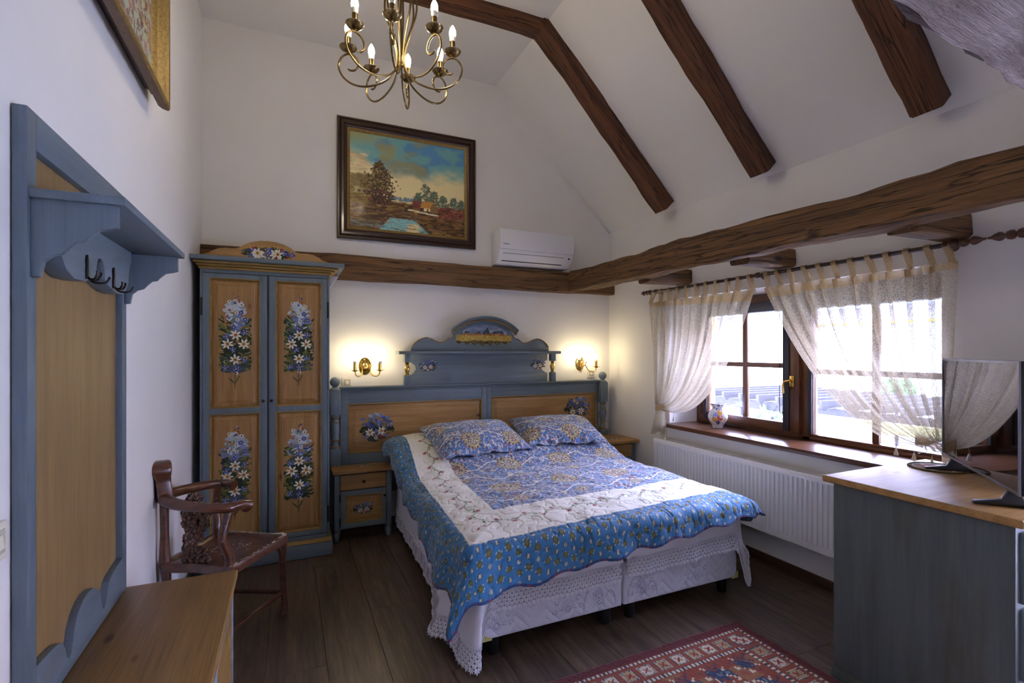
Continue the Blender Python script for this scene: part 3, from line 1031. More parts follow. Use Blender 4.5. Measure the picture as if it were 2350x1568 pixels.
# shelf unit
c0 = 1.664
L0, R0 = .934, 2.346
out = [(.955, 1.203), (R0 - .02, 1.203), (R0 - .02, 1.285), (R0 - .045, 1.292), (R0 - .075, 1.31), (R0 - .092, 1.34), (R0 - .086, 1.37), (R0 - .06, 1.395), (R0 - .02, 1.41), (R0 - .02, 1.475),
       (.955, 1.475), (.955, 1.41), (.99, 1.395), (1.02, 1.37), (1.026, 1.34), (1.008, 1.31), (.985, 1.292), (.955, 1.285)]
sp = build('shelf_back', MB().prism(out, 4.318, 4.34, lambda a, b, t: (a, t, b)), BLUE_X, hb, bevel=.003)
for bx, sd in ((1.05, 61), (2.135, 66)):
    cv = wide_bouquet(.17, .12, sd, res=.0016)
    cv.mesh('painted_flowers', on_y(bx, 1.318, 4.3172), PAINT, sp)
build('shelf_board', MB().prism([(4.215, 1.470), (4.205, 1.478), (4.205, 1.49), (4.212, 1.497), (4.345, 1.497), (4.345, 1.470)], .855, 2.415, lambda a, b, t: (t, a, b)), BLUE_X, hb, bevel=.003)
for px in (L0, R0):
    cl = build('shelf_column', MB().box(px - .026, px + .026, 4.232, 4.284, 1.203, 1.292), BLUE_Z, hb, bevel=.004)
    build('column_block', MB().box(px - .026, px + .026, 4.232, 4.284, 1.402, 1.47), BLUE_Z, cl, bevel=.004)
    build('gilt_baluster', MB().lathe([(.02, 1.29), (.022, 1.30), (.014, 1.308), (.018, 1.32), (.024, 1.34), (.022, 1.36), (.014, 1.375), (.012, 1.38), (.02, 1.388), (.015, 1.395), (.02, 1.403)], (px, 4.258, 0), 18), BRASS, cl)
hc = [(.68, 1.497), (.672, 1.53), (.652, 1.562), (.62, 1.59), (.58, 1.610), (.545, 1.616), (.505, 1.606), (.46, 1.585), (.42, 1.572), (.385, 1.578), (.355, 1.60), (.338, 1.612), (.318, 1.614), (.30, 1.628), (.292, 1.655)]
arc = [(x, 1.655 + .118 * (1 - (x / .292) ** 2) ** .8) for x in np.linspace(.28, 0, 10)]
hc += arc
prof = [(c0 - a, b) for a, b in hc] + [(c0 + a, b) for a, b in hc[-2::-1]]
cr = build('crest_board', MB().prism(prof[::-1], 4.318, 4.342, lambda a, b, t: (a, t, b)), BLUE_X, hb, bevel=.004)
# gilt line on the crest edge
build('gilt_edge', MB().tube([(x, 4.316, z + .001) for x, z in prof[1:15]], .004, 6).tube([(x, 4.316, z + .001) for x, z in prof[-15:-1]], .004, 6), GILT, cr)
am = MB()
xs = np.linspace(-.315, .315, 29)
ring = [(-.0, 0.002), (.012, .004), (.02, .012), (.034, .018), (.045, .03), (.06, .034), (.075, .052), (.0, .052)]
vs, fs = [], []
for x in xs:
    z = 1.640 + .136 * (1 - (abs(x) / .325) ** 2.1) ** .85
    dz = -.9 * x
    for o, h in ring:
        vs.append((c0 + x * (1 + .15 * h), 4.318 - o, z + h - .012))
m = len(ring)
fs = [(i * m + k, i * m + (k + 1) % m, (i + 1) * m + (k + 1) % m, (i + 1) * m + k) for i in range(len(xs) - 1) for k in range(m)] + [tuple(range(m)), tuple((len(xs) - 1) * m + k for k in range(m))]
build('arch_moulding', MB().add(vs, fs), BLUE_X, hb, smooth=30)
gm = MB().tube([(c0 + x, 4.318 - .037, 1.640 + .136 * (1 - (abs(x) / .325) ** 2.1) ** .85 + .006) for x in xs], .008, 8)
build('gilt_edge', gm, GILT, hb)
# painted harvest landscape on the crest
cv = Canvas(.56, .215, .0022)
rg = random.Random(8)
N = cv.W * cv.H
U, V = (cv.X - .28) / .28, cv.Y / .215
lobe = (np.abs(U) < .98) & (V > .08 + .10 * np.abs(U) + .05 * np.sin(U * 23)) & (V < .97 - .50 * U ** 2) & ((np.abs(U) < .80) | (V < .52))
sky = np.array((128, 138, 160))[None, None] + 26 * vnoise(U * 5, V * 9, 1)[..., None]
gold = np.array((176, 146, 58))[None, None] + 40 * vnoise(U * 40, V * 60, 2)[..., None]
forest = np.array((64, 74, 84))[None, None] + 34 * vnoise(U * 26, V * 14, 3)[..., None]
rust = np.array((150, 96, 46))[None, None] + 40 * vnoise(U * 30, V * 30, 4)[..., None]
grs = np.array((96, 80, 40))[None, None] + 40 * vnoise(U * 30, V * 40, 5)[..., None]
treeline = .62 + .10 * vnoise(U * 11, U * 0, 6) + .2 * np.exp(-((U - .12) / .07) ** 2)
im = np.where((V > treeline)[..., None], sky, np.where((V > .58)[..., None], forest, np.where((V > .50)[..., None], rust, np.where((V > .26 + .03 * vnoise(U * 9, U * 0, 7))[..., None], gold, grs))))
cv.c[:] = s2l(np.clip(im, 5, 250))
cv.a[:] = lobe
cv.mesh('painted_landscape', on_y(c0 - .28, 1.535, 4.3172), PAINT, cr)


# ------------------------------------------------------------------ nightstands
def nightstand(label, loc, w, d, h):
    """front towards -y; loc = middle of the back edge on the floor"""
    t = thing('nightstand', label, 'nightstand', loc, group='pine topped nightstands')
    x0, x1, f = -w / 2, w / 2, -d
    build('carcass', MB().box(x0 + .02, x1 - .02, f + .03, -.003, .10, h - .03), BLUE_Z, t, bevel=.003, local=True)
    for xx in (x0 + .005, x1 - .045):
        build('corner_post', MB().box(xx, xx + .04, f + .02, f + .06, .095, h - .03), BLUE_Z, t, bevel=.006, local=True)
        for yy in (f + .04, -.03):
            build('foot', MB().lathe([(.012, 0), (.02, .01), (.024, .05), (.022, .07), (.018, .078), (.023, .085), (.023, .10)], (xx + .02, yy, 0), 16), BLUE_Z, t, local=True)
    build('top', MB().box(x0 - .012, x1 + .012, f - .03, 0, h - .03, h), PINE_X, t, bevel=.008, local=True)
    dr_ = build('drawer', MB().box(x0 + .05, x1 - .05, f + .012, f + .035, h - .165, h - .045), PINE_X, t, bevel=.006, local=True)
    knob('knob', (0, f + .012, h - .105), .012, DARKM, dr_, local=True)
    z0, z1 = .112, h - .172
    a0, a1 = x0 + .05, x1 - .05
    dd = build('door', door_frame(a0, a1, z0, z1, [(a0 + .037, a1 - .03, z0 + .037, z1 - .037)], f + .012, .022), BLUE_X, t, bevel=.003, local=True)
    mb = MB()
    mp = lambda a, b, tt: (a, f + .016 - tt, b)
    q = (a0 + .037, a1 - .03, z0 + .037, z1 - .037)
    mb.frame(*q, [(0, .003), (.006, .004), (.01, -.004), (.012, -.012)], mp)
    build('bead_moulding', mb, GILT, dd, local=True)
    mb = MB().frame(q[0] + .01, q[1] - .01, q[2] + .01, q[3] - .01, [(0, -.012), (.03, -.002), (.032, -.004), (.036, -.003)], mp)
    e = .046
    mb.add([mp(q[0] + e, q[2] + e, -.003), mp(q[1] - e, q[2] + e, -.003), mp(q[1] - e, q[3] - e, -.003), mp(q[0] + e, q[3] - e, -.003)], [(0, 1, 2, 3)])
    pn = build('panel', mb, PINE_X, dd, local=True, smooth=20)
    cv = wide_bouquet(.17, .105, 31)
    cv.mesh('painted_flowers', on_y(-.085 + .003, (q[2] + q[3]) / 2 - .05, f + .016 + .0022), PAINT, dd, local=True)
    cv = wide_bouquet(.16, .07, 32, False)
    cv.mesh('painted_flowers', lambda a, b: np.stack([.02 - .08 + a, f + .05 + b, np.full_like(a, h + .0006)], -1), PAINT, t, local=True)
    knob('knob', (a1 - .014, f + .012, z1 - .06), .011, DARKM, dd, local=True)
    for zz in (z0 + .05, z1 - .05):
        build('hinge', MB().lathe([(.005, -.03), (.005, .03)], (a0 - .003, f + .012, zz), 8), DARKM, dd, local=True)
    return t


nightstand('pine topped nightstand with drawer and flower door beside the wardrobe', (.555, 4.258, 0), .45, .175 + .0, .572)
nightstand('pine topped nightstand in the corner beside the radiator', (2.868, 4.258, 0), .45, .335, .645)

# ------------------------------------------------------------------ wall rack (coat rack) over the shoe cabinet
rk = thing('coat_rack', 'blue framed wall coat rack with plain pine panel, shelf and hooks', 'coat rack', (XL + .02, 1.93, .60))
ry0, ry1 = 1.530, 2.322
xb, xf = XL + .003, -.553
build('stile', MB().box(xb, xf, ry0, ry0 + .049, .605, 2.075), BLUE_DIM_Z, rk, bevel=.003)
build('stile', MB().box(xb, xf, ry1 - .049, ry1, .605, 2.075), BLUE_DIM_Z, rk, bevel=.003)
build('top_rail', MB().box(xb, xf, ry0 + .049, ry1 - .049, 1.985, 2.075), BLUE_DIM_Y, rk, bevel=.003)
build('panel', MB().box(xb, xb + .008, ry0 + .045, ry1 - .045, .61, 1.99), PANEL, rk)
yc = (ry0 + ry1) / 2
hw_ = (ry1 - ry0) / 2 - .0485
sc_ = [(0, .80), (.10, .795), (.16, .77), (.195, .735), (.2, .70), (.205, .68), (.22, .665), (.24, .67), (.25, .69), (.255, .715), (.275, .735), (.30, .74), (.33, .755), (.34, .78), (.35, .80), (hw_, .81)]
bt = [(yc - a, b) for a, b in sc_[::-1]] + [(yc + a, b) for a, b in sc_[1:]]
# scalloped lower apron, seen dipping towards both stiles
dip = [(-hw_, .86), (-.27, .84), (-.255, .80), (-.235, .79), (-.21, .81), (-.20, .845), (-.19, .87), (-.15, .905), (-.09, .925), (0, .93)]
dip = [(-hw_, .735), (-.315, .733), (-.27, .728), (-.225, .722), (-.195, .712), (-.175, .685), (-.163, .655), (-.148, .642), (-.132, .648), (-.122, .675), (-.112, .705), (-.085, .735), (-.042, .757), (0, .762)]
bt = [(yc + a, b) for a, b in dip] + [(yc - a, b) for a, b in dip[-2::-1]]
build('apron', MB().prism([(yc + hw_, .605), (yc - hw_, .605)] + bt, xb, xf, lambda a, b, t: (t, a, b)), BLUE_DIM_Y, rk, bevel=.002)
sz = 1.862
build('shelf', MB().box(xf, -.368, ry0 + .002, ry1 + .01, sz, sz + .022), BLUE_DIM_Y, rk, bevel=.003)
brk = [(xf, sz), (-.385, sz), (-.385, sz - .055), (-.40, sz - .06), (-.425, sz - .066), (-.445, sz - .085), (-.452, sz - .095), (-.468, sz - .098), (-.482, sz - .112), (-.495, sz - .128), (-.515, sz - .135), (-.53, sz - .15), (-.536, sz - .185), (xf, sz - .187)]
for yy in (ry0 + .012, ry1 - .032):
    build('bracket', MB().prism(brk, yy, yy + .02, lambda a, b, t: (a, t, b)), BLUE_DIM_Z, rk, bevel=.0015)
hz = sz - .0
hbp = [(-.33, hz), (-.33, hz - .04), (-.315, hz - .055), (-.300, hz - .085), (-.295, hz - .12), (-.265, hz - .15), (-.21, hz - .167), (-.13, hz - .165), (-.06, hz - .15), (-.04, hz - .135), (-.036, hz - .11), (-.025, hz - .085), (0, hz - .077)]
hbp = hbp + [(-a, b) for a, b in hbp[-2::-1]]
hk = build('hook_board', MB().prism([(yc + a, b) for a, b in hbp], xb + .009, xf + .03, lambda a, b, t: (t, a, b)), BLUE_DIM_Y, rk, bevel=.002)
for yy in (yc - .125, yc + .115):
    x0 = xf + .03
    z0 = hz - .118
    q_ = .55
    h = build('hook', MB().prism([(-.012, -.07), (.012, -.07), (.016, -.03), (.011, 0), (.017, .03), (.008, .05), (0, .056), (-.008, .05), (-.017, .03), (-.011, 0), (-.016, -.03)], x0, x0 + .005, lambda a, b, t: (t, yy + a * q_, z0 + b * q_)), DARKM, hk, bevel=.0008)
    for s in (-1, 1):
        pts = catmull([(x0 + .003, yy, z0 - .06 * q_), (x0 + .012, yy + s * .005, z0 - .072 * q_), (x0 + .024, yy + s * .012, z0 - .068 * q_), (x0 + .03, yy + s * .016, z0 - .046 * q_), (x0 + .03, yy + s * .017, z0 - .03 * q_)], 5)
        build('prong', MB().tube(pts, .0032, 8), DARKM, h)
    build('prong', MB().tube(catmull([(x0 + .003, yy, z0 - .062 * q_), (x0 + .02, yy, z0 - .088 * q_), (x0 + .045, yy, z0 - .085 * q_), (x0 + .055, yy, z0 - .055 * q_)], 5), .003, 8), DARKM, h)

# ------------------------------------------------------------------ shoe cabinet
sc = thing('shoe_cabinet', 'low blue shoe cabinet with thick pine top under the coat rack', 'cabinet', (-.37, 1.75, 0))
by0, by1 = 1.13, 2.335
build('body', MB().box(XL + .016, -.215, by0 + .015, by1 - .018, .07, .575), BLUE_Y, sc, bevel=.003)
build('plinth', MB().box(XL + .016, -.205, by0 + .01, by1 - .012, 0, .07), BLUE_Y, sc, bevel=.004)
build('top', MB().box(XL + .016, -.184, by0, by1, .575, .603), PINE_Y, sc, bevel=.006, seg=3)
yy0 = by0 + .03
dw = (by1 - by0 - .06) / 2
for k in range(2):
    a0, a1 = yy0 + k * dw + .003, yy0 + (k + 1) * dw - .003
    mb = MB().box(-.215, -.197, a0, a0 + .06, .085, .565).box(-.215, -.197, a1 - .06, a1, .085, .565).box(-.215, -.197, a0 + .06, a1 - .06, .085, .145).box(-.215, -.197, a0 + .06, a1 - .06, .505, .565)
    d = build('door', mb, BLUE_Y, sc, bevel=.003)
    mb = MB().frame(a0 + .06, a1 - .06, .145, .505, [(0, .017), (.008, .014), (.012, .004), (.04, .012), (.044, .010)], lambda a, b, t: (-.215 + t, a, b))
    e = .044
    mb.add([(-.205, a0 + .06 + e, .145 + e), (-.205, a1 - .06 - e, .145 + e), (-.205, a1 - .06 - e, .505 - e), (-.205, a0 + .06 + e, .505 - e)], [(0, 1, 2, 3)])
    build('panel', mb, PINE_Y, d, smooth=20)
    ky = a0 + .03 if k else a1 - .03
    kb = MB().lathe([(.006, 0), (.006, .008), (.013, .014), (.013, .02), (.008, .026)], (0, 0, 0), 14)
    kb.xf(Matrix.Translation((-.197, ky, .45)) @ Matrix.Rotation(PI / 2, 4, 'Y'))
    build('knob', kb, BRASS, d)
# ================================================================== BED
BX0, BXM0, BXM1, BX1, BY0, BY1 = .855, 1.676, 1.688, 2.544, 2.250, 4.252
TICK = vcol('ticking', .8, bmp=.1, nscale=300)
TICKP = plain('ticking_plain', col(214, 214, 222), .8)
RUBBER = plain('black_rubber', col(18, 18, 20), .5)
GUARD = plain('corner_guard', col(196, 190, 120), .4)
SHEETM = plain('white_cotton', col(232, 230, 236), .9, spec=.1)
NETM = sheer('net_backing', col(214, 212, 222), .45, 900)
LACEM = plain('lace_thread', col(238, 236, 242), .9, spec=.1)


def ticking_face(x0, x1, z0, z1, y, seed):
    """quilted zigzag front of a box spring with printed scrolls"""
    res = .0028
    cv = Canvas(x1 - x0, z1 - z0, res, (222, 222, 232))
    X, Z = cv.X, cv.Y
    tri = np.abs(((X / .085 + seed) % 2) - 1) * .085
    band = ((Z - tri) / .05)
    fr = band - np.floor(band)
    h = .006 * np.sqrt(np.clip(np.sin(PI * fr), 0, 1))
    even = (np.floor(band) % 2) == 0
    dots = even & (np.sin(X * 2 * PI / .0085) > .2) & (np.sin((Z) * 2 * PI / .0085) > .55)
    cv.c[dots] = s2l((186, 186, 200))
    g = (176, 176, 194)
    rg = random.Random(seed)
    for cx in np.arange(.07 + .05 * seed, x1 - x0, .40):
        cy = .055
        for k in range(11):
            a = PI * (.0 + k / 10)
            cv.line([(cx + math.cos(a) * .028, cy + math.sin(a) * .028), (cx + math.cos(a) * .05, cy + math.sin(a) * .05)], .004, g)
            if k % 2 == 0:
                sx, sy = cx + math.cos(a) * .075, cy + math.sin(a) * .075
                pts = [(sx + math.cos(a + q * .8) * .018 * (1 - q / 9), sy + math.sin(a + q * .8) * .018 * (1 - q / 9)) for q in range(8)]
                cv.line(pts, .0045, g)
        cv.ell(cx, cy, .024, .024, 0, (206, 206, 218))
        for q in range(14):
            a = q * .45
            cv.ell(cx + math.cos(a) * .014, cy + math.sin(a) * .014, .004, .003, a, g)
    lx = (x1 - x0) - .13 if seed == 0 else .13
    # heart-shaped arc and oval maker's badge
    arc = [(lx - .05 + .062 * math.cos(t), .03 + .115 * math.sin(t)) for t in np.linspace(PI * 1.05, .1, 22)]
    cv.line(arc, .008, (186, 184, 206))
    arc = [(lx + .055 + .035 * math.cos(t), .02 + .08 * math.sin(t)) for t in np.linspace(PI * .75, 0, 14)]
    cv.line(arc, .007, (186, 184, 206))
    ca, sa = math.cos(-1.15), math.sin(-1.15)
    T = lambda u, v: (lx - .035 + u * ca - v * sa, .098 + u * sa + v * ca)
    cv.line([T(.016 * math.cos(t), .016 * math.sin(t)) for t in np.linspace(0, 6.3, 20)], .0034, (150, 148, 178))
    cv.line([T(-.007, -.009), T(-.005, .009), T(.005, -.009), T(.007, .009)], .003, (150, 148, 178))
    lw = .0038
    for pts in ([(.026, -.010), (.026, .010), (.038, .010)], [(.026, .001), (.035, .001)], [(.044, .010), (.044, -.010), (.054, -.010)], [(.070, .010), (.059, .010), (.059, -.010), (.070, -.010)], [(.059, 0), (.068, 0)]):
        cv.line([T(*p) for p in pts], lw, (150, 148, 178))
    for s in (-1, 1):
        cv.line([T(-.02, s * .012), T(.0, s * .022), T(.05, s * .021), T(.10, s * .015)], .003, (176, 176, 200))
    edge = np.minimum(np.minimum(X, (x1 - x0) - X), np.minimum(Z, (z1 - z0) - Z))
    h = h * np.clip(edge / .012, 0, 1)
    hh = h.ravel()
    cv.disp = hh
    return cv, (lambda a, b: np.stack([x0 + a, y - hh, z0 + b], -1))


beds = []
for k, (x0, x1, lab) in enumerate(((BX0, BXM0, 'white quilted divan half nearest the wardrobe'), (BXM1, BX1, 'white quilted divan half nearest the radiator'))):
    t = thing('divan_bed', lab, 'bed', ((x0 + x1) / 2, 3.2, 0), group='two divan halves pushed together')
    b = build('base', MB().box(x0, x1, BY0 + .004, BY1, .10, .335), TICKP, t, bevel=.008)
    cv, mp = ticking_face(x0 + .006, x1 - .006, .104, .331, BY0 + .003, k)
    cv.mesh('quilted_front', mp, TICK, b, smooth=60, alpha=False)
    build('mattress', MB().box(x0 + .005, x1 - .005, BY0 + .01, BY1, .34, .545), TICKP, t, bevel=.03, seg=3)
    for lx in (x0 + .08, x1 - .07):
        for ly in (BY0 + .06, BY1 - .1):
            build('leg', MB().lathe([(.026, 0), (.03, .01), (.03, .10)], (lx, ly, 0), 16), RUBBER, t)
    gx = x0 if k == 0 else x1
    s = 1 if k == 0 else -1
    gp = [(0, 0), (.055, 0), (.055, .008), (.038, .014), (.03, .022), (.02, .024), (.014, .036), (.0, .042)]
    mb = MB().prism([(gx + s * (a - .004), .097 + z) for a, z in gp], BY0 - .003, BY0 + .002, lambda a, c, t_: (a, t_, c))
    mb.prism([(BY0 - .003 + a, .097 + z) for a, z in gp], gx - s * .004, gx + s * .001, lambda a, c, t_: (t_, a, c))
    build('corner_guard', mb, GUARD, t)


def polyline_at(P, n):
    P = np.array(P, float)
    d = np.r_[0, np.cumsum(np.linalg.norm(np.diff(P[:, 2:4], axis=0), axis=1))]
    s = np.linspace(0, d[-1], n)
    return np.stack([np.interp(s, d, P[:, k]) for k in range(P.shape[1])], 1), d[-1]


def sheet(label, ctrl, seed):
    """hanging sheet with lace hem. ctrl rows: topx, topy, hemx, hemy, hemz"""
    C = np.array(catmull(ctrl, 8))
    C, Ltot = polyline_at(C, max(60, int(Ltot_guess(C) / .012)))
    n = len(C)
    rg = np.random.RandomState(seed)
    s = np.linspace(0, Ltot, n)
    rip = .006 * np.sin(s * 2 * PI / .31 + seed) + .004 * np.sin(s * 2 * PI / .113 + 2 * seed)
    nrm = np.stack([-np.gradient(C[:, 3], s), np.gradient(C[:, 2], s)], 1)
    nrm /= np.linalg.norm(nrm, axis=1)[:, None] + 1e-9
    ZT = .50

    def surf(si, d):
        """si: float index 0..n-1; d: distance above the hem"""
        i = np.clip(si, 0, n - 1)
        g = lambda k: np.interp(i, np.arange(n), C[:, k])
        hz = g(4)
        H = ZT - hz
        t = np.clip(1 - d / H, 0, 1.02)
        e = t ** 1.4
        rr = np.interp(i, np.arange(n), rip) * t
        x = g(0) * (1 - e) + g(2) * e + np.interp(i, np.arange(n), nrm[:, 0]) * rr
        y = g(1) * (1 - e) + g(3) * e + np.interp(i, np.arange(n), nrm[:, 1]) * rr
        return np.stack([x, y, hz + d], -1)

    LH = .105
    mid = C[n // 2]
    th = thing('bed_sheet', label, 'bed sheet', (C[0][0], C[0][1], .05), group='white lace edged sheets')
    nv = 26
    I, J = np.meshgrid(np.arange(n), np.arange(nv + 1))
    Hh = (ZT - C[:, 4])[I]
    D = LH + (Hh - LH) * J / nv
    P = surf(I.ravel().astype(float), D.ravel())
    idx = np.arange(n * (nv + 1)).reshape(nv + 1, n)
    q = np.stack([idx[:-1, :-1], idx[:-1, 1:], idx[1:, 1:], idx[1:, :-1]], -1).reshape(-1, 4)
    gridmesh('cloth', P, q, None, SHEETM, th, smooth=180)
    Hn = LH - .016
    I, J = np.meshgrid(np.arange(n), np.arange(5))
    P = surf(I.ravel().astype(float), (.022 + (LH - .022) * J / 4).ravel())
    P[:, 1] += .0015
    idx = np.arange(n * 5).reshape(5, n)
    q = np.stack([idx[:-1, :-1], idx[:-1, 1:], idx[1:, 1:], idx[1:, :-1]], -1).reshape(-1, 4)
    gridmesh('net_backing', P, q, None, NETM, th, smooth=180)
    # lace: rings, bars and fans laid out flat, then hung on the surface
    pitch = .027
    V, Fq = [], []

    def quad(p):
        k = len(V)
        V.extend(p)
        Fq.append((k, k + 1, k + 2, k + 3))

    def bar(x0, y0, x1, y1, w):
        L = math.hypot(x1 - x0, y1 - y0) + 1e-9
        ax, ay = -(y1 - y0) / L * w / 2, (x1 - x0) / L * w / 2
        quad([(x0 + ax, y0 + ay), (x1 + ax, y1 + ay), (x1 - ax, y1 - ay), (x0 - ax, y0 - ay)])

    def ring(cx, cy, r0, r1, m=9):
        for k in range(m):
            a, b = 2 * PI * k / m, 2 * PI * (k + 1) / m
            quad([(cx + r1 * math.cos(a), cy + r1 * math.sin(a)), (cx + r1 * math.cos(b), cy + r1 * math.sin(b)), (cx + r0 * math.cos(b), cy + r0 * math.sin(b)), (cx + r0 * math.cos(a), cy + r0 * math.sin(a))])

    ncol = int(Ltot / pitch)
    for c in range(ncol):
        x = c * pitch
        for r, yy in enumerate((.084, .066, .048, .031)):
            o = (r % 2) * pitch / 2
            ring(x + o, yy, .0055, .0115)
            bar(x + o + .011, yy, x + o + pitch - .011, yy, .004)
            ring(x + o + pitch / 2, yy + .008, .0, .0052, 6)
        bar(x, .092, x, .105, .004)
        bar(x + pitch / 2, .086, x + pitch / 2, .105, .003)
        for a in (-1.0, -.5, 0, .5, 1.0):
            x0, y0 = x + pitch / 2, .026
            L = .027 - .004 * abs(a) * 2
            x1, y1 = x0 + math.sin(a) * L, y0 - math.cos(a) * L
            mx, my = (x0 * .35 + x1 * .65), (y0 * .35 + y1 * .65)
            pxx, pyy = math.cos(a) * .0036, math.sin(a) * .0036
            quad([(x0, y0), (mx + pxx, my + pyy), (x1, y1), (mx - pxx, my - pyy)])
    for yy, w in ((.104, .004), (.098, .002), (.0985, .002)):
        for c in range(ncol * 2):
            bar(c * pitch / 2, yy, (c + 1) * pitch / 2, yy, w)
    V = np.array(V)
    P = surf(V[:, 0] / Ltot * (n - 1), V[:, 1])
    P[:, 1] -= .002
    o = gridmesh('lace_hem', P, np.array(Fq), None, LACEM, th)
    o['kind'] = 'stuff'
    sm = o.modifiers.new('thick', 'SOLIDIFY')
    sm.thickness = .003
    return th


def Ltot_guess(C):
    return float(np.linalg.norm(np.diff(C[:, 2:4], axis=0), axis=1).sum())


sheet('white lace hemmed sheet hanging over the divan half beside the wardrobe',
      [(.838, 4.20, .815, 4.20, .085), (.838, 3.7, .808, 3.7, .08), (.838, 3.2, .80, 3.2, .07), (.838, 2.85, .775, 2.86, .06), (.838, 2.6, .70, 2.62, .05), (.838, 2.5, .66, 2.52, .045),
       (.838, 2.42, .72, 2.40, .05), (.838, 2.34, .73, 2.31, .03), (.838, 2.27, .76, 2.20, .012), (.85, 2.236, .815, 2.165, .012), (.88, 2.236, .835, 2.21, .10), (.93, 2.236, .90, 2.212, .228),
       (1.05, 2.236, 1.05, 2.216, .236), (1.3, 2.236, 1.3, 2.218, .236), (1.55, 2.236, 1.55, 2.216, .243), (1.664, 2.236, 1.664, 2.222, .245)], 1)
sheet('white lace hemmed sheet hanging over the divan half beside the radiator',
      [(1.69, 2.236, 1.69, 2.218, .258), (1.95, 2.236, 1.95, 2.214, .262), (2.2, 2.236, 2.2, 2.214, .272), (2.40, 2.236, 2.40, 2.212, .28), (2.50, 2.236, 2.49, 2.204, .27), (2.545, 2.236, 2.535, 2.18, .09),
       (2.56, 2.25, 2.59, 2.19, .06), (2.56, 2.29, 2.64, 2.24, .17), (2.56, 2.36, 2.69, 2.34, .24), (2.56, 2.5, 2.66, 2.5, .24), (2.56, 3.0, 2.60, 3.0, .2), (2.56, 4.2, 2.59, 4.2, .2)], 2)

# ------------------------------------------------------------------ quilt
QM = vcol('quilt_cotton', .75, .25, sheen=.25)
AL, AR, BF, BH = -.285, 2.20, -.238, 2.045
IL, IR, IF = .245, 1.80, .345         # inner field; white border runs 0..IL, IF
WR = 2.05


def smooth01(x):
    x = np.clip(x, 0, 1)
    return x * x * (3 - 2 * x)


def inner_print(a, b, sc=1.):
    """blue ground with scribbled cream and brown scrolls, medallions and vines"""
    a, b = a / sc, b / sc
    C = np.empty(a.shape + (3,))
    C[:] = s2l((80, 120, 168))
    n0 = vnoise(a * 9 + 3, b * 9, 11)
    C = C * (1 + .10 * n0[..., None])
    wx, wy = a + .012 * vnoise(a * 22, b * 22, 12), b + .012 * vnoise(a * 22 + 9, b * 22 + 5, 13)
    l1 = np.abs(vnoise(wx * 46, wy * 46, 14))
    l2 = np.abs(vnoise(wx * 58 + 7, wy * 58 + 3, 15))
    sp = vnoise(wx * 70, wy * 70, 16)
    C[l2 < .10] = s2l((74, 56, 54))
    C[l1 < .10] = s2l((206, 198, 184))
    C[sp > .55] = s2l((140, 88, 84))
    C[sp < -.58] = s2l((198, 186, 160))
    # main white vines
    v1 = np.abs(b - .25 * np.round(b / .25) - .05 * np.sin(a * 2 * PI / .36 + np.round(b / .25) * 2.1))
    C[v1 < .006] = s2l((226, 222, 206))
    # large and small medallions on a staggered lattice
    for (pa, pb, oa, ob, R) in ((.44, .52, .25, .20, .098), (.44, .52, .03, .46, .05)):
        row = np.round((b - ob) / pb)
        ca = a - oa - (row % 2) * pa / 2
        da = ca - pa * np.round(ca / pa)
        db = (b - ob) - pb * row
        r = np.hypot(da, db) / R
        th = np.arctan2(db, da)
        m = r < 1
        ringc = np.where((r > .86)[..., None], s2l((92, 58, 40)), np.where((r > .7)[..., None], s2l((176, 160, 116)), s2l((120, 118, 96))))
        ringc = np.where(((r < .7) & (np.sin(th * 8) * np.sin(r * 14) > .1))[..., None], s2l((206, 202, 178)), ringc)
        ringc = np.where(((r < .66) & (vnoise(a * 120, b * 120, 17) > .25))[..., None], s2l((128, 66, 60)), ringc)
        ringc = np.where(((r > .88) & (np.sin(th * 18) > .3))[..., None], s2l((196, 178, 132)), ringc)
        C[m] = ringc[m]
    return C


def border_print(a, b, p=.050):
    C = np.empty(a.shape + (3,))
    C[:] = s2l((50, 108, 150))
    C *= (1 + .07 * vnoise(a * 30, b * 30, 21))[..., None]
    i, j = np.floor(a / p), np.floor(b / p)
    stag = (np.abs(i) % 2) * .5
    j = np.floor(b / p + stag)
    da, db = a - (i + .5) * p, b - (j + .5 - stag) * p
    r, th = np.hypot(da, db), np.arctan2(db, da)
    big = ((i + j) % 2) == 0
    R = .0155 * (1 + .16 * np.cos(th * 8))
    C[big & (r < R)] = s2l((84, 84, 46))
    C[big & (r < .0085)] = s2l((112, 108, 54))
    C[big & (np.abs(r - .018) < .0022) & (np.cos(th * 8) > .75)] = s2l((214, 208, 180))
    ro = np.hypot(da / .0085, db / .0125)
    C[~big & (ro < 1.12)] = s2l((78, 76, 52))
    C[~big & (ro < .78)] = s2l((196, 194, 176))
    C[~big & (ro < .30)] = s2l((110, 104, 84))
    return C


def white_vine(s, d, wid):
    """cream border; s along it, d across it"""
    C = np.empty(s.shape + (3,))
    C[:] = s2l((232, 228, 214))
    cl = d - wid * .52 - .018 * np.sin(s * 2 * PI / .17)
    C[np.abs(cl) < .0034] = s2l((84, 116, 62))
    k = s / .028
    fs_ = (k - np.floor(k) - .5) * .028
    off = np.where(np.floor(k) % 2 == 0, .010, -.010)
    C[np.hypot(fs_ / .0075, (cl - off) / .0042) < 1] = s2l((62, 108, 50))
    k = s / .085
    fs_ = (k - np.floor(k) - .5) * .085
    off = np.where(np.floor(k) % 2 == 0, .020, -.020)
    rr = np.hypot(fs_, cl - off)
    C[rr < .0135 * (1 + .2 * np.cos(5 * np.arctan2(cl - off, fs_)))] = s2l((150, 34, 50))
    C[rr < .0045] = s2l((190, 80, 90))
    return C


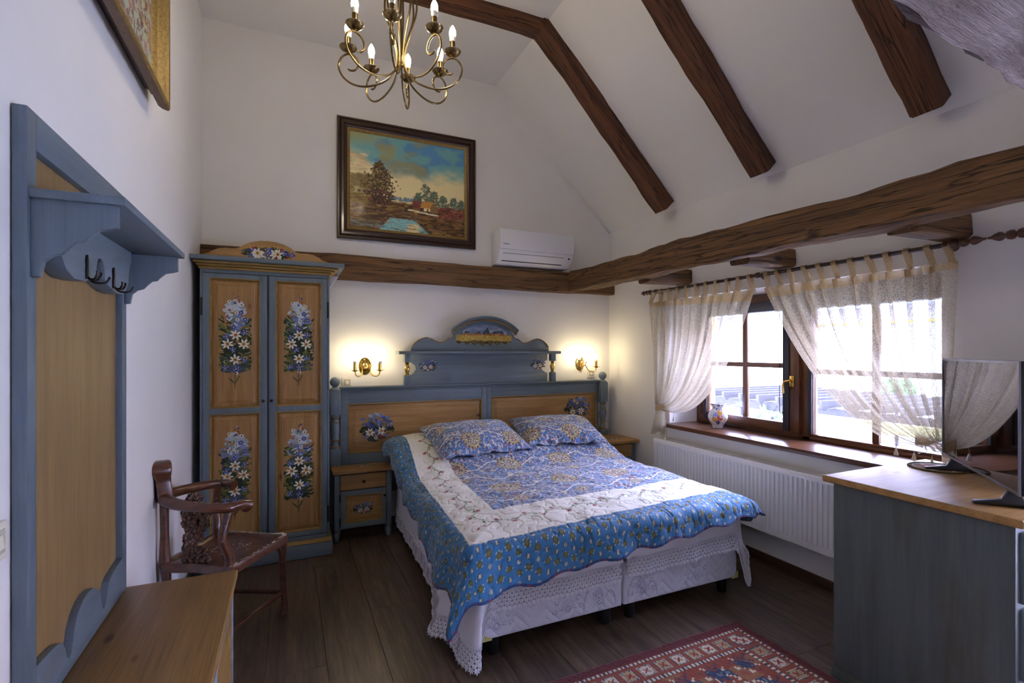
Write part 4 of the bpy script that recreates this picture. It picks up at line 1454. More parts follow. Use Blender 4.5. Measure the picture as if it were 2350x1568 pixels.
res = .0052
na, nb_ = int((AR - AL) / res), int((BH - BF) / res)
A, B = np.meshgrid(np.linspace(AL, AR, na + 1), np.linspace(BF, BH, nb_ + 1))
C = np.zeros(A.shape + (3,))
inn = (A > IL) & (A < IR) & (B > IF)
C[:] = border_print(A, B)
bp = border_print(B + .013, A)
side = (A < 0) | (A > WR)
C[side] = bp[side]
wl = (A >= 0) & (A <= IL)
wr = (A >= IR) & (A <= WR)
wf = (B >= 0) & (B <= IF) & (A >= 0) & (A <= WR)
cvl, cvr, cvf = white_vine(B, A, IL), white_vine(B + .3, WR - A, WR - IR), white_vine(A, B, IF)
corner_l = wl & wf & (A / IL > B / IF)
ml = (wl & (B > 0)) & ~((B < IF) & (B / IF < A / IL))
mr = (wr & (B > 0)) & ~((B < IF) & (B / IF < (WR - A) / (WR - IR)))
C[wf] = cvf[wf]
C[ml] = cvl[ml]
C[mr] = cvr[mr]
C[inn] = inner_print(A, B)[inn]
edge = np.minimum(np.minimum(A - AL, AR - A), B - BF)
bind = edge < .011
C[bind] = s2l((38, 66, 112))
C[bind & (vnoise(A * 90, B * 90, 22) > .5)] = s2l((150, 50, 50))
# scalloped outline: stretch the outer border
scA = 1 + .07 * np.cos(B * 2 * PI / .23)
scB = 1 + .045 * np.cos((A - .05) * 2 * PI / .25)
A2 = np.where(A < 0, A * scA * (1 - .38 * smooth01(B / 1.1) + .15 * smooth01((B - 1.3) / .6)), np.where(A > WR, WR + (A - WR) * scA, A))
B2 = np.where(B < 0, B * scB, B)
A2 = np.where((A > 1.75) & (B < .25), A2 - (A - 1.75) * .62 * smooth01((.25 - B) / .5) ** 1.2, A2)
XQ = .772 + A2 + .050 * B2
YQ = 2.182 + B2 + .080 * np.clip(A2, 0, 2.2) * (1 - .95 * smooth01(B2 / 2.0))
XE0, XE1, YE = .785, 2.555, 2.188
dl, dr2, df = np.clip(XE0 - XQ, 0, None), np.clip(XQ - XE1, 0, None), np.clip(YE - YQ, 0, None)
dxh = np.where(dl > 0, -dl, dr2)
mm = np.hypot(dxh, df)
mm = np.where((dr2 > 0) & (df > 0), np.maximum(dr2, df) * 1.06, mm)
zt = .612 + .185 * smooth01((YQ - 3.30) / .68) * (1 - .25 * smooth01((XQ - 2.2) / .5)) - .03 * smooth01((YQ - 4.1) / .2)
zt = zt + .008 * vnoise(XQ * 3, YQ * 3, 31) + .006 * vnoise(XQ * 8, YQ * 8, 32)
# soft shoulders before the edge
inn_d = np.minimum(np.minimum(np.clip(XQ - XE0, 0, 1), np.clip(XE1 - XQ, 0, 1)), np.clip(YQ - YE, 0, 1))
zt = zt - .022 * np.exp(-inn_d / .07)
hyp = np.hypot(dxh, df)
ux_, uy_ = np.divide(dxh, hyp, out=np.zeros_like(mm), where=hyp > 0), np.divide(-df, hyp, out=np.zeros_like(mm), where=hyp > 0)
R = .045
arcl = R * PI / 2
rightw = smooth01((XQ - 2.15) / .55)
flare = .20 + .06 * np.sin(XQ * 9) * (df > 0) + .05 * np.sin(YQ * 8) * (dl > 0) + .42 * rightw * (dr2 > 0) + .20 * rightw
flare = flare * np.where(dr2 > 0, 1 - .92 * smooth01((YQ - 3.0) / .6), 1)
flare = np.where((dl > 0) & (df > 0), .22 + .22 * np.sin(2 * np.arctan2(df, dl + 1e-9)) ** 2 * .6, flare)
phi = np.clip(mm / R, 0, PI / 2)
hor = np.where(mm < arcl, R * np.sin(phi), R + (mm - arcl) * np.sin(flare))
drop = np.where(mm < arcl, R * (1 - np.cos(phi)), R + (mm - arcl) * np.cos(flare))
cx_ = np.clip(XQ, XE0, XE1)
cy_ = np.clip(YQ, YE, None)
PX = np.where(mm > 0, cx_ + ux_ * hor, XQ)
PY = np.where(mm > 0, cy_ + uy_ * hor, YQ)
PZ = zt - drop
# hanging folds
PX += np.where(dl > 0, .012 * np.sin(YQ * 2 * PI / .42) * np.clip(dl / .2, 0, 1), 0)
PY += np.where(df > 0, -.010 * np.sin(XQ * 2 * PI / .37 + 1) * np.clip(df / .2, 0, 1), 0)
# vermicelli quilting, pushed along the surface normal
gu = np.stack([np.gradient(PX, axis=1), np.gradient(PY, axis=1), np.gradient(PZ, axis=1)], -1)
gv = np.stack([np.gradient(PX, axis=0), np.gradient(PY, axis=0), np.gradient(PZ, axis=0)], -1)
nn = np.cross(gu, gv)
nn /= np.linalg.norm(nn, axis=-1, keepdims=True) + 1e-12
wa, wb = A + .010 * vnoise(A * 30, B * 30, 41), B + .010 * vnoise(A * 30 + 5, B * 30 + 5, 42)
qn = np.abs(vnoise(wa * 27, wb * 27, 43))
hq = .0062 * np.clip(qn / .22, 0, 1) ** .5 + .0045 * vnoise(A * 16, B * 16, 44)
P = np.stack([PX, PY, PZ], -1) + nn * (hq[..., None] + .012)
idx = np.arange(A.size).reshape(A.shape)
q = np.stack([idx[:-1, :-1], idx[:-1, 1:], idx[1:, 1:], idx[1:, :-1]], -1).reshape(-1, 4)
quilt = gridmesh('quilt', P.reshape(-1, 3), q, C.reshape(-1, 3), QM, None, smooth=180)
so = quilt.modifiers.new('thick', 'SOLIDIFY')
so.thickness = .007
so.offset = -1
tag(quilt, 'blue and white floral patchwork quilt with scalloped edge covering the bed', 'quilt')


# ------------------------------------------------------------------ pillows
def pillow(label, c, rx, rz, w, d, seed, mirror=1):
    n1, n2 = 150, 110
    U, V = np.meshgrid(np.linspace(-1, 1, n1 + 1), np.linspace(-1, 1, n2 + 1))
    cu, cv_ = np.clip(np.abs(U) / .94, 0, 1), np.clip(np.abs(V) / .93, 0, 1)
    body = np.clip((1 - cu ** 3.2), 0, 1) ** .55 * np.clip((1 - cv_ ** 2.6), 0, 1) ** .6
    t = .088 * body * (1 + .10 * vnoise(U * 2 + seed, V * 2, 51 + seed))
    sca = 1 + .030 * np.cos(U * 7.5 * PI + 1) * smooth01((-V - .6) / .4) * 1.0
    pin = 1 - .05 * (1 - np.abs(V) ** 2) * np.abs(U) ** 4
    X = U * w / 2 * pin * (1 - .04 * np.abs(V) ** 6)
    Y = V * d / 2 * (1 - .05 * (1 - np.abs(U) ** 2) * np.abs(V) ** 4) * sca
    wob = .010 * np.sin(U * 9 + seed) * smooth01((np.abs(V) - .6) / .4)
    Cc = inner_print(X * mirror + .37 + seed, Y + .32, .8)
    qn = np.abs(vnoise(X * 30 + seed, Y * 14, 61)) + .3 * np.abs(vnoise(X * 60, Y * 30, 62))
    hq = .0055 * np.clip(qn / .3, 0, 1) ** .5
    top = np.stack([X, Y, t + wob + hq], -1).reshape(-1, 3)
    bot = np.stack([X * .995, Y * .995, -t * .30 + wob - .004], -1).reshape(-1, 3)
    N = top.shape[0]
    idx = np.arange(N).reshape(U.shape)
    qa = np.stack([idx[:-1, :-1], idx[:-1, 1:], idx[1:, 1:], idx[1:, :-1]], -1).reshape(-1, 4)
    qb = qa[:, ::-1] + N
    rim = np.r_[idx[0, :], idx[1:, -1], idx[-1, -2::-1], idx[-2:0:-1, 0]]
    r2 = np.roll(rim, -1)
    qr = np.stack([rim, rim + N, r2 + N, r2], -1)
    o = gridmesh('pillow', np.r_[top, bot], np.r_[qa, qb, qr], np.r_[Cc.reshape(-1, 3)] .repeat(1, 0).tolist() + Cc.reshape(-1, 3).tolist(), QM, None, smooth=180)
    o.location = c
    o.rotation_euler = (rx, 0, rz)
    return tag(o, label, 'pillow', 'two blue floral pillows')


pillow('blue floral quilted pillow lying towards the wardrobe, its corner on the white border', (1.385, 3.80, .80), math.radians(17), math.radians(5), .80, .56, 1)
pillow('blue floral quilted pillow lying towards the radiator, with scalloped hem', (2.155, 3.83, .805), math.radians(16), math.radians(-9), .76, .54, 2, -1)
# ================================================================== CORNER CHAIR
ch = thing('corner_chair', 'carved rosewood corner armchair with shell inlay beside the wardrobe', 'chair', (-.29, 3.02, 0))
cB, cN, cR, cF = np.array((-.545, 2.945)), np.array((-.258, 2.770)), np.array((-.362, 3.285)), np.array((-.020, 3.112))
SZ = .462
cen = (cB + cN + cR + cF) / 4
outl = catmull([cB + (-.022, -.005), (cB + cN) / 2 + (-.006, -.012), cN + (.0, -.032), cN + (.035, -.012), (cN * .55 + cF * .45) + (.035, -.012), cF + (.012, -.045), cF + (.022, .012), cF + (-.03, .035), (cR * .6 + cF * .4) + (.012, .03), cR + (.012, .03), cR + (-.02, .022), (cB + cR) / 2 + (-.012, .008)], 6, True)
outl = [np.array(p) for p in outl]
inn_ = [cen + (p - cen) * .80 for p in outl]


def ring_stack(levels):
    """levels: list of (outline, z) joined one after the other, last one capped"""
    mb = MB()
    n = len(levels[0][0])
    vs, fs = [], []
    for ol, z in levels:
        vs += [(p[0], p[1], z) for p in ol]
    for i in range(len(levels) - 1):
        for k in range(n):
            fs.append((i * n + k, i * n + (k + 1) % n, (i + 1) * n + (k + 1) % n, (i + 1) * n + k))
    fs.append(tuple(range(n - 1, -1, -1)))
    fs.append(tuple((len(levels) - 1) * n + k for k in range(n)))
    return mb.add(vs, fs)


mid_ = [cen + (p - cen) * .97 for p in outl]
st = build('seat', ring_stack([(mid_, SZ - .045), (outl, SZ - .04), (outl, SZ - .012), (mid_, SZ), ([cen + (p - cen) * .85 for p in outl], SZ + .002), (inn_, SZ - .008)]), ROSE, ch)
# inlay on the seat
rg = random.Random(12)
cv = Canvas(.36, .36, .0028)
for k in range(46):
    a, r = rg.uniform(0, 6.28), .09 * rg.random() ** .5
    cv.leaf(.18 + math.cos(a) * r * 1.1, .18 + math.sin(a) * r, rg.uniform(.010, .030), .008, rg.uniform(0, 6.28), (222, 222, 206))
for k in range(30):
    a = 2 * PI * k / 30
    cv.ell(.18 + math.cos(a) * .125, .18 + math.sin(a) * .11, .006, .0025, a + 1.57, (214, 212, 196))
cv.mesh('seat_inlay', lambda a, b: np.stack([cen[0] + .02 - .18 + a, cen[1] - .18 + b, np.full_like(a, SZ - .0072)], -1), PAINT, st)
mb = MB()
for k, p in enumerate(outl):
    if 14 < k < 52:
        q = cen + (p - cen) * .93
        for j in range(3):
            qq = q + np.array((rg.uniform(-.012, .012), rg.uniform(-.012, .012)))
            mb.lathe([(.0015, 0), (rg.uniform(.003, .007), .0006), (.001, .001)], (qq[0], qq[1], SZ + .0005), 6)
o = build('rim_inlay', mb, INLAY, st)
o['kind'] = 'stuff'
legz = lambda p, s: [(p[0], p[1], 0), (p[0] + s[0] * .006, p[1] + s[1] * .006, .06), (p[0], p[1], .2), (p[0] - s[0] * .004, p[1] - s[1] * .004, .34), (p[0], p[1], SZ - .03)]
for p in (cB, cN, cR, cF):
    d = (p - cen) / np.linalg.norm(p - cen)
    build('leg', MB().tube(catmull(legz(p, d), 4), [.021, .022, .022, .021, .02, .018, .017, .017, .017, .017, .018, .019, .02, .021, .022, .023, .024], 12), ROSE, ch)
for a, b in ((cN, cF), (cF, cR), (cR, cB), (cB, cN)):
    build('stretcher', MB().tube([(a[0], a[1], .135), ((a[0] + b[0]) / 2, (a[1] + b[1]) / 2, .135), (b[0], b[1], .135)], .0125, 10), ROSE, ch)
for a, b in ((cN, cF), (cF, cR)):
    t = (b - a) / np.linalg.norm(b - a)
    for q, s in ((a, 1), (b, -1)):
        pr = [(0, 0), (.085, 0), (.07, -.012), (.045, -.022), (.03, -.045), (.022, -.075), (0, -.09)]
        build('apron_bracket', MB().prism([(q[0] + t[0] * s * u, SZ - .042 + z) for u, z in pr], -.007, .007,
              (lambda q, t, s: lambda u, z, w: (u - t[1] * w, q[1] + (u - q[0]) / t[0] * t[1] + t[0] * w, z))(q, t, s)), ROSE, ch)
AZ = .742
arm = [(cN[0] + .075, cN[1] + .075, AZ - .022), (cN[0] + .055, cN[1] + .045, AZ - .006), (cN[0] + .0, cN[1] - .01, AZ), (-.37, 2.775, AZ + .012), (-.49, 2.84, AZ + .026), (-.556, 2.945, AZ + .04), (-.535, 3.06, AZ + .028), (-.46, 3.19, AZ + .014), (cR[0], cR[1] + .01, AZ), (cR[0] + .06, cR[1] - .008, AZ - .004), (cR[0] + .085, cR[1] - .03, AZ - .012)]
ap = catmull(arm, 6)
rad = [.0245 + .009 * math.exp(-((i / (len(ap) - 1)) / .05) ** 2) + .006 * math.exp(-((1 - i / (len(ap) - 1)) / .05) ** 2) + .006 * math.exp(-(((i / (len(ap) - 1)) - .5) / .12) ** 2) for i in range(len(ap))]
ar = build('arm_rail', MB().tube(ap, rad, 14, flat=.95, up=(0, 0, 1)), ROSE, ch)
mb = MB()
for i in list(range(6, 20)) + list(range(36, 58)):
    for j in range(2):
        p = ap[i]
        mb.lathe([(.001, 0), (rg.uniform(.0025, .005), .0008), (.001, .0014)], (p[0] + rg.uniform(-.008, .008), p[1] + rg.uniform(-.008, .008), p[2] + rad[i] - .0016), 6)
o = build('arm_inlay', mb, INLAY, ar)
o['kind'] = 'stuff'
# crest with rounded head on the back corner
dB = (cen - cB) / np.linalg.norm(cen - cB)
tB = np.array((-dB[1], dB[0]))
crest = catmull([(-.05, .0), (-.052, .05), (-.047, .10), (-.058, .14), (-.05, .172), (-.02, .188), (.02, .188), (.05, .172), (.058, .14), (.047, .10), (.052, .05), (.05, .0)], 4)
build('crest', MB().prism(crest, -.034, .030, lambda a, b, t: (cB[0] + tB[0] * a * 1.1 + dB[0] * (t * (1 + 1.6 * max(0, b - .1) / .09 * .35) - b * .14), cB[1] + tB[1] * a * 1.1 + dB[1] * (t * (1 + 1.6 * max(0, b - .1) / .09 * .35) - b * .14), AZ + .03 + b)), ROSE, ch, bevel=.010, seg=3)
cvs = Canvas(.07, .12, .0022)
for k in range(14):
    cvs.leaf(rg.uniform(.02, .05), rg.uniform(.02, .105), rg.uniform(.008, .018), .004, rg.uniform(0, 6.28), (216, 214, 198))
cvs.mesh('crest_inlay', lambda a, b: np.stack([cB[0] + tB[0] * (a - .035) + dB[0] * (.0307 - (b + .05) * .14), cB[1] + tB[1] * (a - .035) + dB[1] * (.0307 - (b + .05) * .14), AZ + .03 + b + .05], -1), PAINT, ch)
build('back_post', MB().tube([(cB[0] - .004, cB[1], SZ - .02), (cB[0] - .004, cB[1], .60), (cB[0] - .006, cB[1], AZ + .04)], [.026, .019, .02], 12), ROSE, ch)
for p, s in ((cN, 1), (cR, -1)):
    o2 = np.array((.03, .02)) if s > 0 else np.array((.012, -.03))
    pts = catmull([(p[0], p[1], SZ - .02), (p[0] + o2[0] * .1, p[1] + o2[1] * .1, SZ + .04), (p[0] - o2[0] * .8, p[1] - o2[1] * .8, SZ + .13), (p[0] - o2[0] * .4, p[1] - o2[1] * .4, SZ + .2), (p[0] + o2[0] * .3, p[1] + o2[1] * .3, AZ)], 5)
    po = build('arm_post', MB().tube(pts, np.linspace(.026, .018, len(pts)), 12), ROSE, ch)
    mb = MB()
    for i in (5, 10, 15):
        q = pts[i]
        vd = Vector((0 - q[0], 0 - q[1], 0)).normalized()
        mb.lathe([(.001, 0), (.0055, .001), (.001, .002)], (q[0] + vd.x * .021, q[1] + vd.y * .021, q[2]), 5)
    build('inlay_dots', mb, INLAY, po)['kind'] = 'stuff'


def splat(a, b, seed):
    """pierced carved splat standing on the seat edge between two corners"""
    cv = Canvas(.155, .285, .0032)
    rg = random.Random(seed)
    X, Z = cv.X, cv.Y
    t = Z / .285
    w = .054 + .020 * np.sin(t * 9.5 + .6) + .007 * np.sin(t * 31)
    m = np.abs(X - .0775) < w
    for cx, cy, rx, ry in ((.06, .20, .010, .016), (.092, .205, .011, .014), (.076, .165, .009, .012), (.058, .105, .013, .012), (.098, .10, .014, .011), (.078, .065, .008, .012), (.05, .15, .006, .012), (.104, .155, .006, .012), (.07, .245, .012, .006)):
        m &= ~(((X - cx) / rx) ** 2 + ((Z - cy) / ry) ** 2 < 1)
    cv.a[:] = m
    rel = .006 * np.sin(X * 190 + 3 * np.sin(Z * 60)) * np.sin(Z * 120) + .004 * np.sin(X * 420) * np.sin(Z * 330)
    t_ = (b - a) / np.linalg.norm(b - a)
    nI = np.array((-t_[1], t_[0]))
    if np.dot(nI, cen - a) < 0:
        nI = -nI
    mid = (a + b) / 2
    rr = rel.ravel()

    def mp(x, z):
        lean = -.018 * np.sin(z / .285 * PI)
        return np.stack([mid[0] + t_[0] * (x - .0775) + nI[0] * (rr + lean + .004), mid[1] + t_[1] * (x - .0775) + nI[1] * (rr + lean + .004), SZ - .002 + z], -1)
    o = cv.mesh('carved_splat', mp, ROSE, ch, smooth=60)
    sd = o.modifiers.new('thick', 'SOLIDIFY')
    sd.thickness = .014
    sd.offset = 0
    return o


splat(cB, cN + (.0, .01), 3)
splat(cB, cR, 4)

# ================================================================== COMMODE, TELEVISION, DOILY
cm = thing('commode', 'blue worn commode with thick pine top under the television', 'commode', (2.69, 1.18, 0))
build('body', MB().box(2.300, 3.085, .862, 1.495, .05, .895), BLUE_W, cm, bevel=.004)
build('plinth', MB().box(2.290, 3.085, .850, 1.50, 0, .05), BLUE_W, cm, bevel=.005)
build('top', MB().box(2.262, 3.095, .828, 1.525, .895, .925), PINE_X, cm, bevel=.008, seg=3)
for k in range(3):
    z0 = .08 + k * .268
    d = build('drawer', MB().box(2.33, 3.055, .845, .864, z0, z0 + .25), BLUE_X, cm, bevel=.005)
    for kx in (2.5, 2.89):
        knob('knob', (kx, .845, z0 + .125), .014, DARKM, d)
CT = .925
TVL, TVN = np.array((2.975, 1.385)), np.array((2.340, .862))
tvw = float(np.linalg.norm(TVL - TVN))
tva = math.atan2(TVL[1] - TVN[1], TVL[0] - TVN[0])
tv = thing('television', 'black flat screen television with thin silver frame on the commode', 'television', ((TVL[0] + TVN[0]) / 2, (TVL[1] + TVN[1]) / 2, CT), tva)
h0, h1 = .064, .538
hw2 = tvw / 2
build('housing', MB().box(-hw2, hw2, -.028, .0, h0, h1), BLACKP, tv, bevel=.006, local=True)
build('bezel', MB().frame(-hw2, hw2, h0, h1, [(0, .0), (0, .006), (.010, .006), (.010, .001)], lambda a, b, t: (a, t, b)), GREYM, tv, local=True)
SCRM = plain('screen_black', (.004, .004, .006, 1), .03, spec=.8)
build('screen', MB().box(-hw2 + .009, hw2 - .009, -.001, .0025, h0 + .009, h1 - .009), SCRM, tv, local=True)
for s in (-1, 1):
    x = s * (hw2 - .11)
    build('foot', MB().prism([(-.11, 0), (.11, 0), (.11, .012), (.03, .026), (.012, .06), (-.02, .06), (-.03, .03), (-.11, .014)], x - .012, x + .012, lambda a, b, t: (t, a - .012, b)), BLACKP, tv, bevel=.003, local=True)
dl_ = thing('doily', 'round floral tapestry mat lying in front of the television', 'table mat', (2.90, 1.375, CT))
cv = Canvas(.24, .24, .0028)
X, Y = cv.X - .12, cv.Y - .12
r, th = np.hypot(X, Y), np.arctan2(Y, X)
cv.c[:] = s2l((92, 84, 44))
cv.c[r < .098] = s2l((196, 186, 160))
cv.c[r < .093] = s2l((120, 96, 70))
cv.c[(r < .09) & (np.sin(th * 6) * np.sin(r * 110) > .15)] = s2l((160, 72, 78))
cv.c[(r < .09) & (np.cos(th * 6 + r * 60) > .7)] = s2l((196, 186, 150))
cv.c[(r < .035) & (np.cos(th * 8) > .0)] = s2l((206, 196, 160))
cv.a[:] = r < .115
o = cv.mesh('woven_disc', lambda a, b: np.stack([2.90 - .12 + a, 1.375 - .12 + b, CT + .004 + .0006 * np.sin(a * 900) * np.sin(b * 900)], -1), vcol('tapestry', .9), dl_)
build('braided_rim', MB().tube([(2.90 + .114 * math.cos(a), 1.375 + .114 * math.sin(a), CT + .0035) for a in np.linspace(0, 2 * PI, 60)], [.0035 + .0008 * (k % 2) for k in range(60)], 8), plain('braid', col(84, 76, 38), .9), dl_)

# ================================================================== RUG
RW, RH, rr_ = 1.95, 1.30, .005
cv = Canvas(RW, RH, rr_, (130, 52, 38))
X, Y = cv.X, cv.Y
dx_, dy_ = np.minimum(X, RW - X), np.minimum(Y, RH - Y)
d = np.minimum(dx_, dy_)
s = np.where(dy_ <= dx_, X, Y)
Cc = cv.c
Cc *= (1 + .10 * vnoise(X * 30, Y * 5, 71))[..., None]
fld = d > .20
Cc[fld] = s2l((132, 62, 40))
Cc[fld & (vnoise(X * 9, Y * 24, 72) > .25)] = s2l((140, 92, 58))
# deer-like navy and cream figures repeating round the field
DEER = ["................", "...n....n..w....", "....n..n..w.....", ".....nn..nn..n..", "..w..n..nnbn....", "...wnnnnnnnn....", ".nnnnbnbnnn..w..", ".nbbnnbbnnn.ww..",
        ".nnnwnnnnnw.....", ".nnw.nn.nnw..r..", ".nw..nn..nw.rr..", ".w...n...w......", ".ww..w...ww....."]
cw, chh = .185 / 16, .155 / 13
fig = fld & (d > .205) & (d < .36)
ci_, cj_ = (np.floor(s / cw) % 16).astype(int), np.clip(((d - .205) / chh).astype(int), 0, 12)
lut = np.array([[ord(q) for q in row] for row in DEER])
ids = lut[cj_, ci_]
for ch_, cc_ in (('n', (50, 58, 82)), ('b', (104, 110, 122)), ('w', (208, 194, 164)), ('r', (150, 70, 52))):
    Cc[fig & (ids == ord(ch_))] = s2l(cc_)
inp = d > .385
Cc[inp] = s2l((176, 158, 124))
Cc[inp & (np.sin(X * 90) * np.sin(Y * 90) > .35)] = s2l((56, 64, 90))
Cc[inp & (np.sin(X * 90 + 1.6) * np.sin(Y * 90) > .55)] = s2l((140, 56, 42))
for e0, e1 in ((.052, .070), (.176, .196), (.37, .387)):
    g = (d > e0) & (d < e1)
    Cc[g] = s2l((54, 56, 72))
    Cc[g & (np.sin(s * 2 * PI / .024) > -.2)] = s2l((206, 192, 164))
band = (d > .072) & (d < .174)
Cc[band] = s2l((136, 70, 48))
p_ = .098
k_ = np.floor(s / p_)
fu, fv = (s / p_ - k_ - .5) * p_, d - .123
sq = band & (np.maximum(np.abs(fu), np.abs(fv)) < .036)
ba = (k_ % 2)[..., None]
Cc[sq] = s2l((52, 60, 82))
sq2 = band & (np.maximum(np.abs(fu), np.abs(fv)) + .25 * np.minimum(np.abs(fu), np.abs(fv)) < .031)
Cc[sq2] = np.where(ba > 0, s2l((206, 192, 166)), s2l((168, 146, 106)))[sq2]
Cc[sq & ~sq2 & (np.sin(s * 2 * PI / .012) > .2)] = s2l((196, 184, 160))
sq3 = band & (np.abs(np.abs(fu) - np.abs(fv)) < .006) & (np.hypot(fu, fv) < .022)
Cc[sq3] = s2l((140, 48, 40))
Cc[d < .050] = s2l((92, 30, 30))
Cc *= (1 + .14 * vnoise(X * 130, Y * 130, 74))[..., None]
ru = np.array((-.9998, -.02))
rv = np.array((.02, -.9998))
rug = cv.mesh('area_rug', lambda a, b: np.stack([2.262 + ru[0] * a + rv[0] * b, 2.005 + ru[1] * a + rv[1] * b, .009 + .0016 * vnoise(a * 160, b * 160, 75)], -1), vcol('wool_pile', .95, .1, bmp=.4, nscale=400, sheen=.2), None, alpha=False, smooth=0)
sd = rug.modifiers.new('thick', 'SOLIDIFY')
sd.thickness = .008
sd.offset = -1
tag(rug, 'red oriental rug with bordered squares on the plank floor', 'rug')

# ================================================================== RADIATOR
ra = thing('radiator', 'long white ribbed panel radiator under the window', 'radiator', (3.05, 2.57, .2))
r0, r1, z0, z1, xF, xW = 1.60, 3.555, .255, .722, 2.988, 3.088
pit = .0333
mb = MB()
ys_, xs_ = [], []
n = int((r1 - r0 - .04) / pit)
prof = [(0, 0), (.18, 0), (.28, 1), (.72, 1), (.82, 0)]
pts = [(r0, 0), (r0 + .02, 0)]
for k in range(n):
    for a, b in prof:
        pts.append((r0 + .02 + (k + a) * pit, b))
pts += [(r1 - .01, 0), (r1, 0)]
rows = [(z0, 0), (z0 + .035, 0), (z0 + .055, 1), (z1 - .055, 1), (z1 - .035, 0), (z1 - .008, 0), (z1, -.35)]
vs = [(xF + .012 * b * f if f >= 0 else xF + .008, y, z) for z, f in rows for y, b in pts]
m = len(pts)
fs = [(i * m + k, i * m + k + 1, (i + 1) * m + k + 1, (i + 1) * m + k) for i in range(len(rows) - 1) for k in range(m - 1)]
build('ribbed_front', MB().add(vs, fs), WHITEM, ra, smooth=50)
build('casing', MB().box(xF + .014, xW, r0, r0 + .012, z0, z1 - .004).box(xF + .014, xW, r1 - .012, r1, z0, z1 - .004).box(xW - .012, xW, r0, r1, z0, z1 - .02).box(xF + .012, xW - .015, r0 + .01, r1 - .01, z0 + .02, z0 + .03), WHITEM, ra, bevel=.002)
mb = MB().box(xF + .008, xF + .018, r0, r1, z1 - .012, z1).box(xW - .010, xW, r0, r1, z1 - .012, z1)
for k in range(int((r1 - r0) / .014)):
    mb.box(xF + .018, xW - .010, r0 + k * .014, r0 + k * .014 + .006, z1 - .010, z1 - .002)
for k in range(1, 4):
    xx = xF + .018 + k * .018
    mb.box(xx, xx + .004, r0, r1, z1 - .007, z1 - .001)
build('top_grille', mb, WHITEM, ra, smooth=0)['kind'] = 'stuff'
for yy in (1.9, 3.2):
    build('wall_bracket', MB().box(xW - .002, XR - .001, yy, yy + .04, z0 + .05, z1 - .05), WHITEM, ra)

# ================================================================== CURTAINS
SHEER = sheer('linen_sheer', col(206, 194, 172), .42, 420)
SHEERD = sheer('linen_double', col(190, 164, 120), .14, 420)
TASS = plain('tassel_cotton', col(228, 222, 206), .9, noise=.1, nscale=200)
XRD, ZRD = 3.035, 2.034


